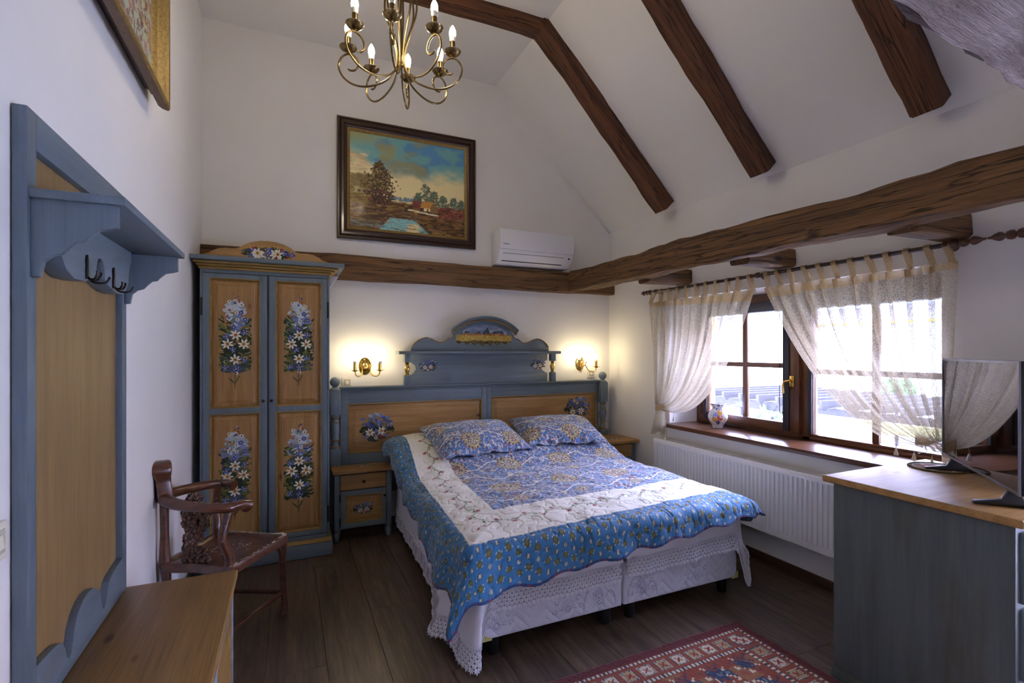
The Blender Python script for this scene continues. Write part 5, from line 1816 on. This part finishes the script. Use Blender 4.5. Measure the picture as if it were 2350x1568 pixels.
def curtain(label, y_out, y_in, y_tie, z_tie, p1, ntab, zbot, seed, tie_w):
    t = thing('curtain', label, 'curtain', (XRD, y_tie, zbot), group='tied back sheer tab curtains')
    sg = 1 if y_in > y_out else -1
    nS, nT = 300, 70
    ztop = 1.945
    rg = np.random.RandomState(seed)
    ph = rg.uniform(0, 6, 4)

    def strand(s, q):
        """s across 0..1 (tie side first), q 0..1 down to the tie"""
        y0 = y_out + (y_in - y_out) * s
        sagz = .014 * (1 - np.cos(2 * PI * (s * (ntab - 1)))) / 2
        z0 = ztop - sagz
        yt = y_tie + sg * tie_w * (s - .5)
        zt_ = z_tie + .05 * (.5 - s)
        k = s ** 1.15
        c_y = (y0 * .55 + yt * .45) * (1 - k) + p1[0] * k
        c_z = (z0 * .45 + zt_ * .55) * (1 - k) + p1[1] * k
        a, b, c = (1 - q) ** 2, 2 * q * (1 - q), q ** 2
        y = a * y0 + b * c_y + c * yt
        z = a * z0 + b * c_z + c * zt_
        amp = .026 * (1 - .45 * q) + .004
        w = np.sin(2 * PI * s * (ntab - 1) + ph[0]) + .55 * np.sin(2 * PI * s * (ntab - 1) * 2.3 + ph[1] + 2 * q)
        x = XRD - .012 + amp * w
        y = y + sg * .034 * np.sin(2 * PI * s * (ntab - 1) + ph[0] + 1.4) * (1 - q * .6) + .006 * np.sin(2 * PI * s * 17 + ph[2])
        return x, y, z

    S, Q = np.meshgrid(np.linspace(0, 1, nS + 1), np.linspace(.035, 1, nT + 1))
    x, y, z = strand(S, Q)
    P = np.stack([x, y, z], -1).reshape(-1, 3)
    idx = np.arange(P.shape[0]).reshape(S.shape)
    qf = np.stack([idx[:-1, :-1], idx[:-1, 1:], idx[1:, 1:], idx[1:, :-1]], -1).reshape(-1, 4)
    gridmesh('cloth', P, qf, None, SHEER, t, smooth=180)
    S, Q = np.meshgrid(np.linspace(0, 1, nS + 1), np.linspace(0, .037, 4))
    x, y, z = strand(S, Q)
    P = np.stack([x - .001, y, z], -1).reshape(-1, 3)
    idx = np.arange(P.shape[0]).reshape(S.shape)
    qf = np.stack([idx[:-1, :-1], idx[:-1, 1:], idx[1:, 1:], idx[1:, :-1]], -1).reshape(-1, 4)
    gridmesh('header_band', P, qf, None, SHEERD, t, smooth=180)
    # gathered tail under the tie
    S, Q = np.meshgrid(np.linspace(0, 1, 90), np.linspace(0, 1, 24))
    yt = y_tie + sg * tie_w * (S - .5) * (1 + .9 * Q) - sg * .035 * Q
    zt2 = z_tie + .05 * (.5 - S) * (1 - Q) + (zbot + .05 * np.sin(S * 2.6) - z_tie) * Q
    xt = XRD - .012 + .022 * np.sin(S * 2 * PI * 5 + 1) * (.4 + Q)
    P = np.stack([xt, yt, zt2], -1).reshape(-1, 3)
    idx = np.arange(P.shape[0]).reshape(S.shape)
    qf = np.stack([idx[:-1, :-1], idx[:-1, 1:], idx[1:, 1:], idx[1:, :-1]], -1).reshape(-1, 4)
    gridmesh('tail', P, qf, None, SHEER, t, smooth=180)
    tw = .030
    for k in range(ntab):
        s = min(max(k / (ntab - 1), .014), .986)
        x, y, z = [float(v) for v in strand(np.array(s), np.array(.01))]
        yy = y_out + (y_in - y_out) * s
        ring = [(x - .003, y, z)] + [(XRD + .017 * math.cos(a), yy, ZRD + .017 * math.sin(a)) for a in np.linspace(PI * 1.0, -.15, 9)] + [(x + .008, y + sg * .010, z)]
        mb = MB()
        for (pa, pb) in zip(ring[:-1], ring[1:]):
            mb.add([(pa[0], pa[1] - tw / 2, pa[2]), (pa[0], pa[1] + tw / 2, pa[2]), (pb[0], pb[1] + tw / 2, pb[2]), (pb[0], pb[1] - tw / 2, pb[2])], [(0, 1, 2, 3)])
        build('tab', mb, SHEERD, t, smooth=60)
    # tie band
    mb = MB()
    ring = [(XRD - .012 + .036 * math.sin(a), y_tie + (tie_w / 2 + .018) * math.cos(a), z_tie + .012 * math.cos(a) * sg) for a in np.linspace(0, 2 * PI, 29)]
    for (pa, pb) in zip(ring[:-1], ring[1:]):
        mb.add([(pa[0], pa[1], pa[2] - .026), (pb[0], pb[1], pb[2] - .026), (pb[0], pb[1], pb[2] + .026), (pa[0], pa[1], pa[2] + .026)], [(0, 1, 2, 3)])
    tb = build('tie_band', mb, SHEERD, t, smooth=60)
    # tassels
    x, y, z = [float(v) for v in strand(np.array(1.), np.array(.86))]
    for (ty, tz, L_) in ((y, z - .0, .03), (y_tie + sg * .07, zbot + .06, .03), (y_tie - sg * .01, zbot + .035, .02)):
        build('tassel', MB().tube([(XRD - .02, ty, tz), (XRD - .022, ty, tz - L_)], .0016, 6).lathe([(.003, 0), (.006, -.004), (.005, -.010), (.007, -.014), (.012, -.036), (.009, -.037)], (XRD - .022, ty, tz - L_), 10), TASS, t)
    return t


curtain('small sheer curtain tied back towards the headboard corner', 3.615, 2.565, 3.50, 1.0, (2.95, .86), 11, .735, 1, .09)
curtain('wide sheer curtain tied back behind the television', 1.385, 2.452, 1.462, 1.02, (1.93, .94), 12, .93, 2, .10)


def rod(label, y0, y1, brs, fin_a, fin_b):
    t = thing('curtain_rod', label, 'curtain rod', (XRD, (y0 + y1) / 2, ZRD - .02), group='dark curtain rods with turned finials')
    build('pole', MB().tube([(XRD, y0, ZRD), (XRD, y1, ZRD)], .0125, 14), RODM, t)
    fp = [(.013, 0), (.02, .004), (.024, .016), (.02, .03), (.012, .036), (.012, .04), (.021, .046), (.023, .058), (.019, .07), (.011, .075), (.011, .079), (.02, .09), (.022, .10), (.016, .115), (.007, .13), (.006, .14), (.004, .143)]
    for f, yy, s in ((fin_a, y0, -1), (fin_b, y1, 1)):
        if f:
            mb = MB().lathe([(r, s * z) for r, z in fp], (XRD, yy, ZRD), 18, axis='y')
            build('finial', mb, TURNW, t)
    for yy in brs:
        b = build('wall_bracket', MB().lathe([(.010, 0), (.009, .03), (.013, .035), (.013, .05), (.022, .058), (.024, .07), (.02, XR - XRD - .002)], (XRD, yy, ZRD - .005), 16, axis='x'), TURNW, t)
        build('collar', MB().lathe([(.014, -.016), (.02, -.01), (.02, .01), (.014, .016)], (XRD, yy, ZRD), 16, axis='y'), TURNW, b)
    return t


rod('long dark curtain rod holding the two sheer curtains', 1.385, 3.645, (1.340 + .06, 2.508, 3.58), True, True)
rod('dark curtain rod beyond the long one, above the added balcony door', -1.62, 1.095, (-1.5, 1.02), True, True)

# ================================================================== PITCHER
PX_, PY_, PZ_ = 3.285, 3.105, .857
pt = thing('pitcher', 'white ceramic pitcher painted with flowers on the windowsill', 'pitcher', (PX_, PY_, PZ_))
prof = catmull([(.036, 0), (.040, .004), (.040, .010), (.048, .028), (.068, .06), (.078, .092), (.070, .125), (.050, .15), (.045, .165), (.052, .185), (.064, .203)], 6)
n1, n2 = 90, len(prof)
TH = np.linspace(0, 2 * PI, n1 + 1)
V, Cq = [], []
aim = math.atan2(-PY_, -PX_)
fl = [(-.10, .09, .030, (206, 92, 70)), (-.16, .102, .016, (232, 214, 214)), (-.18, .106, .007, (190, 60, 60)), (.16, .075, .024, (222, 160, 40)), (-.10, .13, .022, (226, 158, 40)), (.10, .118, .024, (150, 160, 220)), (.0, .05, .022, (80, 60, 130)), (.05, .048, .006, (230, 210, 80)), (.17, .075, .006, (240, 220, 120)), (-.36, .11, .012, (222, 176, 50)), (-.40, .08, .010, (222, 176, 50)), (-.32, .07, .010, (222, 176, 50)), (-.33, .15, .015, (196, 90, 70)), (.28, .17, .013, (90, 80, 170)), (.1, .16, .012, (90, 80, 160)), (-.05, .19, .012, (110, 110, 190)), (.3, .195, .010, (110, 110, 190)), (-.3, .195, .010, (110, 110, 190))]
for r, z in prof:
    for a in TH:
        wav = 1 + (.07 * math.cos(6 * a) if z > .19 else 0) * (z - .19) / .013
        spout = 1 + .28 * max(0, (z - .16) / .043) * math.exp(-((math.atan2(math.sin(a - aim), math.cos(a - aim))) / .35) ** 2)
        V.append((PX_ + r * wav * spout * math.cos(a), PY_ + r * wav * spout * math.sin(a), PZ_ + z))
        c = s2l((234, 234, 240))
        da = math.atan2(math.sin(a - aim), math.cos(a - aim))
        u = -da * .45
        lf = math.sin(u * 95 + z * 30) * math.sin(z * 130 - u * 40)
        if abs(u) < .42 and .04 < z < .165 and lf > .62:
            c = s2l((60, 90, 110))
        for fu_, fz_, fr_, fc_ in fl:
            if math.hypot((u - fu_) * .16, z - fz_) < fr_ * .8:
                c = s2l(fc_)
        Cq.append(c)
m = n1 + 1
q = np.array([(i * m + k, i * m + k + 1, (i + 1) * m + k + 1, (i + 1) * m + k) for i in range(n2 - 1) for k in range(n1)])
o = gridmesh('jug_body', np.array(V), q, np.array(Cq), vcol('glazed_ceramic', .15, .5, coat=.5), pt, smooth=60)
so = o.modifiers.new('thick', 'SOLIDIFY')
so.thickness = .004
so.offset = -1
build('base', MB().lathe([(.036, .0), (.036, .003), (.02, .004)], (PX_, PY_, PZ_), 30), WHITEP, pt)
ha = aim + PI * .93
hd = (math.cos(ha), math.sin(ha))
build('jug_handle', MB().tube(catmull([(PX_ + hd[0] * r, PY_ + hd[1] * r, PZ_ + z) for r, z in ((.05, .175), (.085, .178), (.105, .15), (.098, .11), (.076, .085))], 6), .007, 10), plain('glaze_white', col(234, 234, 240), .15), pt)
# ================================================================== PICTURES
def landscape(w, h):
    cv = Canvas(w, h, .0042, (120, 150, 140))
    rg = random.Random(77)
    U, V = cv.X / w, cv.Y / h
    n1 = vnoise(U * 3.2 + 1, V * 4, 81) + .45 * vnoise(U * 8, V * 11, 86) + .25 * vnoise(U * 19, V * 26, 87) + .12 * vnoise(U * 45, V * 60, 88)
    n2 = vnoise(U * 7, V * 9, 82) + .4 * vnoise(U * 17, V * 22, 89)
    top, teal, blue, cream = [np.array(c, float) for c in ((150, 144, 88), (106, 158, 158), (84, 134, 172), (214, 198, 144))]
    k = smooth01((V - .54 + .12 * n1 + .10 * (U - .5)) / .22)[..., None]
    b = smooth01((n1 + .35 * n2 + .1) / .5)[..., None]
    sky = cream * (1 - k) + (teal * (1 - b) + blue * b) * k
    o_ = (smooth01((n2 * .7 + vnoise(U * 2.2 + 7, V * 3, 83)) / .7) * k[..., 0])[..., None]
    sky = sky * (1 - .75 * o_) + np.array((150, 140, 86)) * .75 * o_
    tl = smooth01((.45 - U) / .4) * smooth01((V - .82) / .16)
    sky = sky * (1 - .8 * tl[..., None]) + top * .8 * tl[..., None]
    cv.c[:] = s2l(np.clip(sky, 0, 255))

    def dab(u, v, ru, rv, c, j=18, op=.85, ang=0):
        q = rg.uniform(-j, j)
        cv.ell(u * w, v * h, ru * w, rv * h, ang, tuple(min(255, max(4, x + q)) for x in c), op, rag=.5)
    for i in range(60):                                      # pale cliff
        dab(rg.uniform(-.02, .14), rg.uniform(.60, .78), .03, .015, (198, 178, 132), 22, .6)
    for i in range(90):
        dab(rg.uniform(0, .2), rg.uniform(.36, .56), .03, .025, (118, 100, 58), 20, .5)
    for i in range(60):                                      # far blue trees
        dab(rg.uniform(.33, .62), rg.uniform(.335, .365), .012, .014, (104, 128, 136), 14)
    for i in range(80):
        dab(rg.uniform(.3, .66), rg.uniform(.29, .325), .03, .007, (190, 166, 106), 20)
    for cxx, cyy, s in ((.64, .44, .11), (.72, .40, .09), (.80, .37, .08), (.9, .36, .08), (.97, .35, .07), (.57, .39, .05)):
        for i in range(110):
            a, r = rg.uniform(0, 6.28), rg.random() ** .6
            y = cyy + math.sin(a) * r * s * .95
            x = cxx + math.cos(a) * r * s * (.75 if y < cyy else .45)
            dab(x, y, .009, .010, (86, 100, 84), 22, .75)
    gm = V < .31 + .02 * vnoise(U * 9, U * 0 + 3, 84)
    cv.c[gm] = s2l(np.clip(np.array((92, 66, 40)) + 26 * vnoise(U * 14, V * 40, 85)[..., None], 5, 255))[gm]
    for i in range(800):                                     # marsh
        v = rg.uniform(.0, .31) ** 1.0
        u = rg.random()
        dab(u, v, rg.uniform(.015, .045), rg.uniform(.006, .014), rg.choice([(84, 58, 34), (70, 46, 30), (112, 82, 42), (130, 100, 50), (60, 42, 30)]), 14)
    for i in range(130):
        dab(rg.uniform(.0, .25), rg.uniform(.26, .36), .03, .008, rg.choice([(134, 110, 56), (112, 90, 46)]), 12)
    for i in range(1100):                                    # the tall tree
        t = rg.random()
        y = .27 + t * .46
        wd_ = .135 * math.sin(PI * min(1, .12 + t * .9)) ** .7 * (1 - .25 * t)
        x = .245 + rg.gauss(0, .5) * wd_
        dab(x, y, rg.uniform(.005, .012), rg.uniform(.005, .012), rg.choice([(74, 58, 32), (56, 42, 26), (104, 84, 44), (120, 104, 60)] if t > .35 else [(46, 30, 22), (64, 42, 28), (98, 56, 42)]), 14, .9)
    for i in range(120):                                     # reddish shrubs
        dab(rg.uniform(.74, 1.), rg.uniform(.20, .31), .013, .013, rg.choice([(112, 58, 44), (92, 50, 38), (140, 80, 60)]), 16)
        dab(rg.uniform(.53, .60), rg.uniform(.28, .35), .010, .010, (108, 58, 44), 16)
    # cottage
    hx, hz = .60 * w, .255 * h
    X, Y = cv.X, cv.Y
    P = lambda u, v: (u * w, v * h)
    cv.put((slice(None), slice(None)), (X > .625 * w) & (X < .68 * w) & (Y > .25 * h) & (Y < .29 * h), (216, 200, 150))
    cv.put((slice(None), slice(None)), (X > .68 * w) & (X < .755 * w) & (Y > .24 * h) & (Y < (.36 - (np.abs(X / w - .715) - 0) * 2.2) * h), (124, 96, 58))
    cv.put((slice(None), slice(None)), (Y > .285 * h) & (Y < .36 * h) & (X > (.59 + (Y / h - .285) * .45) * w) & (X < (.68 + (Y / h - .285) * .40) * w), (176, 124, 58))
    cv.put((slice(None), slice(None)), (X > .652 * w) & (X < .665 * w) & (Y > .25 * h) & (Y < .278 * h), (60, 44, 34))
    for cu in (.648, .712):
        cv.put((slice(None), slice(None)), (np.abs(X - cu * w) < .006 * w) & (Y > .355 * h) & (Y < .385 * h), (96, 62, 44))
    for i in range(70):                                      # white path by the cottage
        t = rg.random()
        dab(.50 + .24 * t, .245 - .03 * t + rg.uniform(-.006, .006), .02, .005, (204, 190, 150), 16)
    for i in range(330):                                     # water
        v = rg.uniform(.0, .135)
        c0_ = .46 - .2 * v
        wdt = .21 - .9 * v
        u = c0_ + rg.uniform(-1, 1) * wdt
        near = .47 < u < .58 and v < .09
        dab(u, v, .022, .006, (206, 186, 134) if near else (122, 170, 166), 12)
    for i in range(60):
        dab(rg.uniform(.0, .26), rg.uniform(.02, .09), .03, .005, rg.choice([(74, 66, 52), (120, 128, 116)]), 10)
    cv.c[:] = np.clip(cv.c * 1.25, 0, 1)
    return cv


def autumn(w, h):
    cv = Canvas(w, h, .006, (150, 158, 140))
    rg = random.Random(5)
    for i in range(1500):
        v = rg.random()
        u = rg.random()
        c = rg.choice([(110, 66, 60), (92, 52, 48), (136, 84, 66), (70, 44, 40)] if v < .34 + .08 * math.sin(u * 7) else [(158, 166, 150), (176, 176, 150), (140, 156, 152)])
        if rg.random() < .08:
            c = (150, 140, 60)
        cv.ell(u * w, v * h, rg.uniform(.008, .03), rg.uniform(.006, .016), rg.uniform(0, 3), tuple(min(255, max(4, x + rg.uniform(-14, 14))) for x in c), .8, rag=.5)
    return cv


pc = thing('framed_painting', 'landscape oil painting with cottage in dark wood frame above the beam', 'painting', (.99, 4.385, 2.44))
px0, px1, pz0, pz1 = .378, 1.597, 2.44, 3.455
yb = 4.396
fr_ = [(0, 0), (0, .030), (.006, .038), (.016, .038), (.020, .030), (.026, .032), (.034, .046), (.052, .044), (.060, .030), (.066, .033), (.072, .026), (.080, .022)]
gl_ = [(.080, .022), (.082, .026), (.090, .024), (.100, .014), (.104, .012), (.105, .006)]
mpp = lambda a, b, t: (a, yb - t, b)
build('frame', MB().frame(px0, px1, pz0, pz1, fr_, mpp), DARKF, pc, smooth=40)
build('gilt_slip', MB().frame(px0, px1, pz0, pz1, gl_, mpp), GOLDF, pc, smooth=40)
cv = landscape(px1 - px0 - .205, pz1 - pz0 - .205)
cv.mesh('canvas', on_y(px0 + .1025, pz0 + .1025, yb - .007), CANV, pc, alpha=False)

pc = thing('framed_painting', 'painting in a deep gold frame hung high above the coat rack', 'painting', (XL + .03, 2.1, 2.62))
gy0, gy1, gz0, gz1 = 1.30, 2.792, 2.622, 3.70
xw = XL + .022
mpl = lambda a, b, t: (xw + t, a, b)
outp = [(0.045, .0), (.045, .012), (.012, .02), (.004, .035), (.0, .052), (.0, .060)]
innp = [(.0, .060), (.008, .066), (.016, .062), (.024, .064), (.034, .056), (.044, .050), (.050, .052), (.060, .040), (.075, .028), (.082, .030), (.092, .016), (.100, .010)]
build('frame_side', MB().frame(gy0, gy1, gz0, gz1, outp, mpl), GOLD_SHADED, pc, smooth=40)
build('frame', MB().frame(gy0, gy1, gz0, gz1, innp, mpl), GOLDF, pc, smooth=40)
cv = autumn(gy1 - gy0 - .195, gz1 - gz0 - .195)
cv.mesh('canvas', lambda a, b: np.stack([np.full_like(a, xw + .011), gy0 + .0975 + a, gz0 + .0975 + b], -1), CANV, pc, alpha=False)
build('backing', MB().box(XL + .001, xw + .008, gy0 + .06, gy1 - .06, gz0 + .06, gz1 - .06), DARKF, pc)

# ================================================================== AIR CONDITIONER
ac = thing('air_conditioner', 'white wall air conditioner resting above the timber beam beside the painting', 'air conditioner', (2.15, 4.39, 2.305))
ax0, ax1 = 1.765, 2.545
pf = [(4.398, 2.306), (4.398, 2.615), (4.196, 2.622), (4.187, 2.615), (4.184, 2.46), (4.188, 2.44)]
lo = [(4.188, 2.436), (4.196, 2.405), (4.225, 2.355), (4.262, 2.318), (4.31, 2.304), (4.398, 2.304)]
pl_ = pf[1:] + [(4.191, 2.432)] + lo[1:]
body = build('body', MB().prism([(a, b) for a, b in [(4.398, 2.615), (4.20, 2.618), (4.20, 2.43), (4.204, 2.404), (4.232, 2.355), (4.268, 2.318), (4.31, 2.304), (4.398, 2.304)]], ax0, ax1, lambda a, b, t: (t, a, b)), WHITEP, ac, bevel=.004)
build('front_panel', MB().prism([(4.198, 2.622), (4.186, 2.616), (4.182, 2.52), (4.184, 2.437), (4.190, 2.434), (4.198, 2.436)], ax0 + .001, ax1 - .001, lambda a, b, t: (t, a, b)), WHITEP, ac, bevel=.003)
fp0, fp1 = np.array((4.2085, 2.398)), np.array((4.250, 2.338))
nrm_ = np.array((-(fp0[1] - fp1[1]), -(fp1[0] - fp0[0])))
nrm_ = nrm_ / np.linalg.norm(nrm_)
mpf = lambda x, s, t: (x, fp0[0] + (fp1[0] - fp0[0]) * s + nrm_[0] * t, fp0[1] + (fp1[1] - fp0[1]) * s + nrm_[1] * t)
fx0, fx1 = ax0 + .045, ax1 - .105
build('outlet_gap', MB().prism([(fx0 - .004, -.04), (fx1 + .004, -.04), (fx1 + .004, 1.12), (fx0 - .004, 1.12)], -.004, .0012, mpf), GASK, ac)
build('louvre_flap', MB().prism([(fx0, 0), (fx1, 0), (fx1, .90), (fx0, .90)], .001, .006, mpf), WHITEP, ac, bevel=.0015)
ds = build('display', MB().prism([(ax1 - .052, -.02), (ax1 - .032, -.02), (ax1 - .032, .20), (ax1 - .052, .20)], -.002, .0022, mpf), BLACKP, ac)
for k, (dx, sy) in enumerate(((.0, .34), (-.022, .55), (-.022, .72))):
    build('status_mark', MB().prism([(ax1 - .05 + dx, sy), (ax1 - .038 + dx, sy), (ax1 - .038 + dx, sy + .05), (ax1 - .05 + dx, sy + .05)], -.002, .0018, mpf), GREYM, ac)


def text_mesh(s, size, depth=.0004):
    cu = bpy.data.curves.new('lettering', 'FONT')
    cu.body = s
    cu.size = size
    cu.extrude = depth
    ob = bpy.data.objects.new('lettering', cu)
    COL.objects.link(ob)
    bpy.context.view_layer.update()
    me = bpy.data.meshes.new_from_object(ob.evaluated_get(bpy.context.evaluated_depsgraph_get()))
    bpy.data.objects.remove(ob)
    return me


me = text_mesh('DAIKIN', .018)
me.transform(Matrix.Translation((ax0 + .032, 4.1818, 2.472)) @ Matrix.Rotation(PI / 2, 4, 'X'))
fin('brand_lettering', me, BLACKP, ac, smooth=0)

# ================================================================== SWITCHES
def switch(label, M_):
    t = thing('light_switch', label, 'switch', M_.translation)
    R_ = M_.to_3x3().to_4x4()
    t.rotation_euler = M_.to_euler()
    build('plate', MB().box(-.042, .042, -.010, 0, -.042, .042), IVORY, t, bevel=.003, local=True)
    build('insert', MB().box(-.026, .026, -.0115, -.009, -.026, .026), plain('switch_insert', col(176, 172, 154), .5), t, local=True)  # insert plate in a darker ivory than the cover
    build('rocker', MB().prism([(-.0155, -.010), (-.013, -.010), (-.0145, .0)] and [(-.0165, -.014), (-.013, .016), (-.009, .016), (-.009, -.014)], -.013, .013, lambda a, b, c: (c, a, b)), IVORY, t, bevel=.001, local=True)
    return t


switch('ivory light switch between the wardrobe and the wall lamp', Matrix.Translation((.460, YB - .0005, 1.233)))
switch('ivory light switch under the wall lamp by the corner', Matrix.Translation((2.878, YB - .0005, 1.262)))
switch('ivory light switch on the wall past the coat rack edge', Matrix.Translation((XL + .0005, 1.455, 1.078)) @ Matrix.Rotation(PI / 2, 4, 'Z'))

# ================================================================== LAMPS
BULB = emit('bulb_glow', (1.0, .85, .62, 1), 112)
BULBS = emit('sconce_bulb_glow', (1.0, .82, .50, 1), 120)
BULBB = plain('bulb_collar', col(232, 230, 220), .5)
flame = [(.011, 0), (.0165, .012), (.0175, .024), (.0155, .038), (.010, .053), (.004, .064), (.001, .068)]

ld = thing('chandelier', 'eight armed antique brass chandelier with lit candle bulbs', 'chandelier', (.540, 2.609, 2.86))
CX_, CY_ = .540, 2.609
armp = [(.008, 3.62), (.030, 3.52), (.066, 3.40), (.082, 3.31), (.076, 3.24), (.050, 3.16), (.026, 3.08), (.019, 3.02), (.028, 2.965), (.065, 2.912), (.125, 2.880), (.190, 2.868), (.250, 2.880), (.295, 2.915), (.316, 2.962), (.308, 3.004), (.282, 3.030), (.248, 3.030), (.222, 3.008), (.216, 2.976), (.232, 2.952), (.256, 2.948), (.270, 2.956)]
ap = catmull(armp, 6)
A0 = PI / 2 - YAW - PI        # direction from the lamp towards the camera
arm_tpl = None
for k in range(8):
    a = A0 + k * PI / 4 + math.radians(4)
    ca, sa = math.cos(a), math.sin(a)
    pts = [(CX_ + r * ca, CY_ + r * sa, z) for r, z in ap]
    rr = [.0052] * (len(ap) - 6) + [.0052, .005, .0045, .004, .0035, .003]
    am_ = build('arm', MB().tube(pts, rr, 8), ANTIQ, ld)
    bx, by = CX_ + .268 * ca, CY_ + .268 * sa
    cup = [(.004, 3.036), (.006, 3.042), (.02, 3.046), (.036, 3.056), (.044, 3.068), (.043, 3.069), (.034, 3.058), (.014, 3.052)]
    vs_ = MB().lathe(cup, (bx, by, 0), 26)
    build('drip_cup', vs_, ANTIQ, am_)
    build('candle_sleeve', MB().lathe([(.0135, 3.05), (.0135, 3.118), (.011, 3.119)], (bx, by, 0), 16), ANTIQ, am_)
    build('bulb_collar', MB().lathe([(.0115, 3.118), (.0155, 3.130), (.0172, 3.142), (.0165, 3.143)], (bx, by, 0), 16), BULBB, am_)
    build('bulb', MB().lathe([(r * 1.02, 3.1425 + z * .92) for r, z in flame[1:]], (bx, by, 0), 16), BULB, am_)
build('stem', MB().tube([(CX_, CY_, 2.99), (CX_, CY_, 3.66)], .0055, 10).lathe([(.001, 2.965), (.010, 2.972), (.013, 2.985), (.009, 2.998), (.006, 3.005)], (CX_, CY_, 0), 14), ANTIQ, ld)
build('hub', MB().lathe([(.006, 3.595), (.018, 3.605), (.02, 3.625), (.012, 3.64), (.005, 3.65)], (CX_, CY_, 0), 18), ANTIQ, ld)
for k in range(8):
    z = 3.665 + k * .036
    rot = k % 2
    lk = [(CX_ + .009 * math.cos(t) * (1 - rot), CY_ + .009 * math.cos(t) * rot, z + .022 * math.sin(t)) for t in np.linspace(0, 2 * PI, 15)]
    build('chain_link', MB().tube(lk, .0026, 6), ANTIQ, ld)
build('ceiling_cup', MB().lathe([(.006, 3.94), (.03, 3.955), (.05, 3.985), (.055, ZC - .001)], (CX_, CY_, 0), 22), ANTIQ, ld)


def sconce(label, x):
    t = thing('wall_lamp', label, 'wall lamp', (x, YB, 1.30), group='brass wall lamps beside the headboard')
    y = YB
    mb = MB().lathe([(.052, 0), (.052, .006), (.046, .014), (.040, .016), (.034, .022), (.024, .034), (.010, .038), (.001, .039)], (0, 0, 0), 30, 1, 1.42)
    mb.xf(Matrix.Translation((x, y, 1.368)) @ Matrix.Rotation(PI / 2, 4, 'X'))
    pl = build('back_plate', mb, BRASS, t)
    build('boss', MB().lathe([(.013, 0), (.012, -.06), (.010, -.066), (.003, -.07)], (x, y, 1.352), 16, axis='y'), BRASS, t)
    for s in (-1, 1):
        yy = y - .055
        pts = catmull([(x + s * .012, yy, 1.352), (x + s * .026, yy - .01, 1.350), (x + s * .033, yy - .025, 1.335), (x + s * .040, yy - .05, 1.302), (x + s * .068, yy - .08, 1.288), (x + s * .092, yy - .095, 1.302), (x + s * .10, yy - .10, 1.335)], 6)
        am_ = build('arm', MB().tube(pts, .0048, 10), BRASS, t)
        bx, by = x + s * .10, yy - .10
        build('drip_cup', MB().lathe([(.005, 1.328), (.018, 1.332), (.022, 1.337), (.037, 1.340), (.037, 1.342), (.012, 1.341)], (bx, by, 0), 24), BRASS, am_)
        build('candle_sleeve', MB().lathe([(.0135, 1.34), (.0135, 1.396), (.011, 1.397)], (bx, by, 0), 16), BRASS, am_)
        build('bulb_collar', MB().lathe([(.0115, 1.396), (.0145, 1.404), (.017, 1.414), (.016, 1.415)], (bx, by, 0), 16), BULBB, am_)
        build('bulb', MB().lathe([(r, 1.4145 + z * .8) for r, z in flame[1:]], (bx, by, 0), 16), BULBS, am_)
        # wire scrolls beside the plate
        sc1 = [(x + s * (.030 + .012 * q / 10 + .010 * math.cos(q * .55)), yy - .012, 1.385 + .0045 * q + .008 * math.sin(q * .55)) for q in range(12)]
        sc2 = [(x + s * (.038 + .012 * math.cos(2.6 - q * .6) * (1 - q / 16)), yy - .012, 1.375 + .012 * math.sin(2.6 - q * .6) * (1 - q / 16)) for q in range(12)]
        build('scroll', MB().tube([(x + s * .030, yy - .008, 1.345)] + sc1, .0018, 6), BRASS, am_)
        build('scroll', MB().tube([(x + s * .030, yy - .008, 1.35)] + sc2, .0018, 6), BRASS, am_)
    return t


sconce('polished brass two candle wall lamp beside the wardrobe', .606)
sconce('polished brass two candle wall lamp beside the window corner', 2.742)
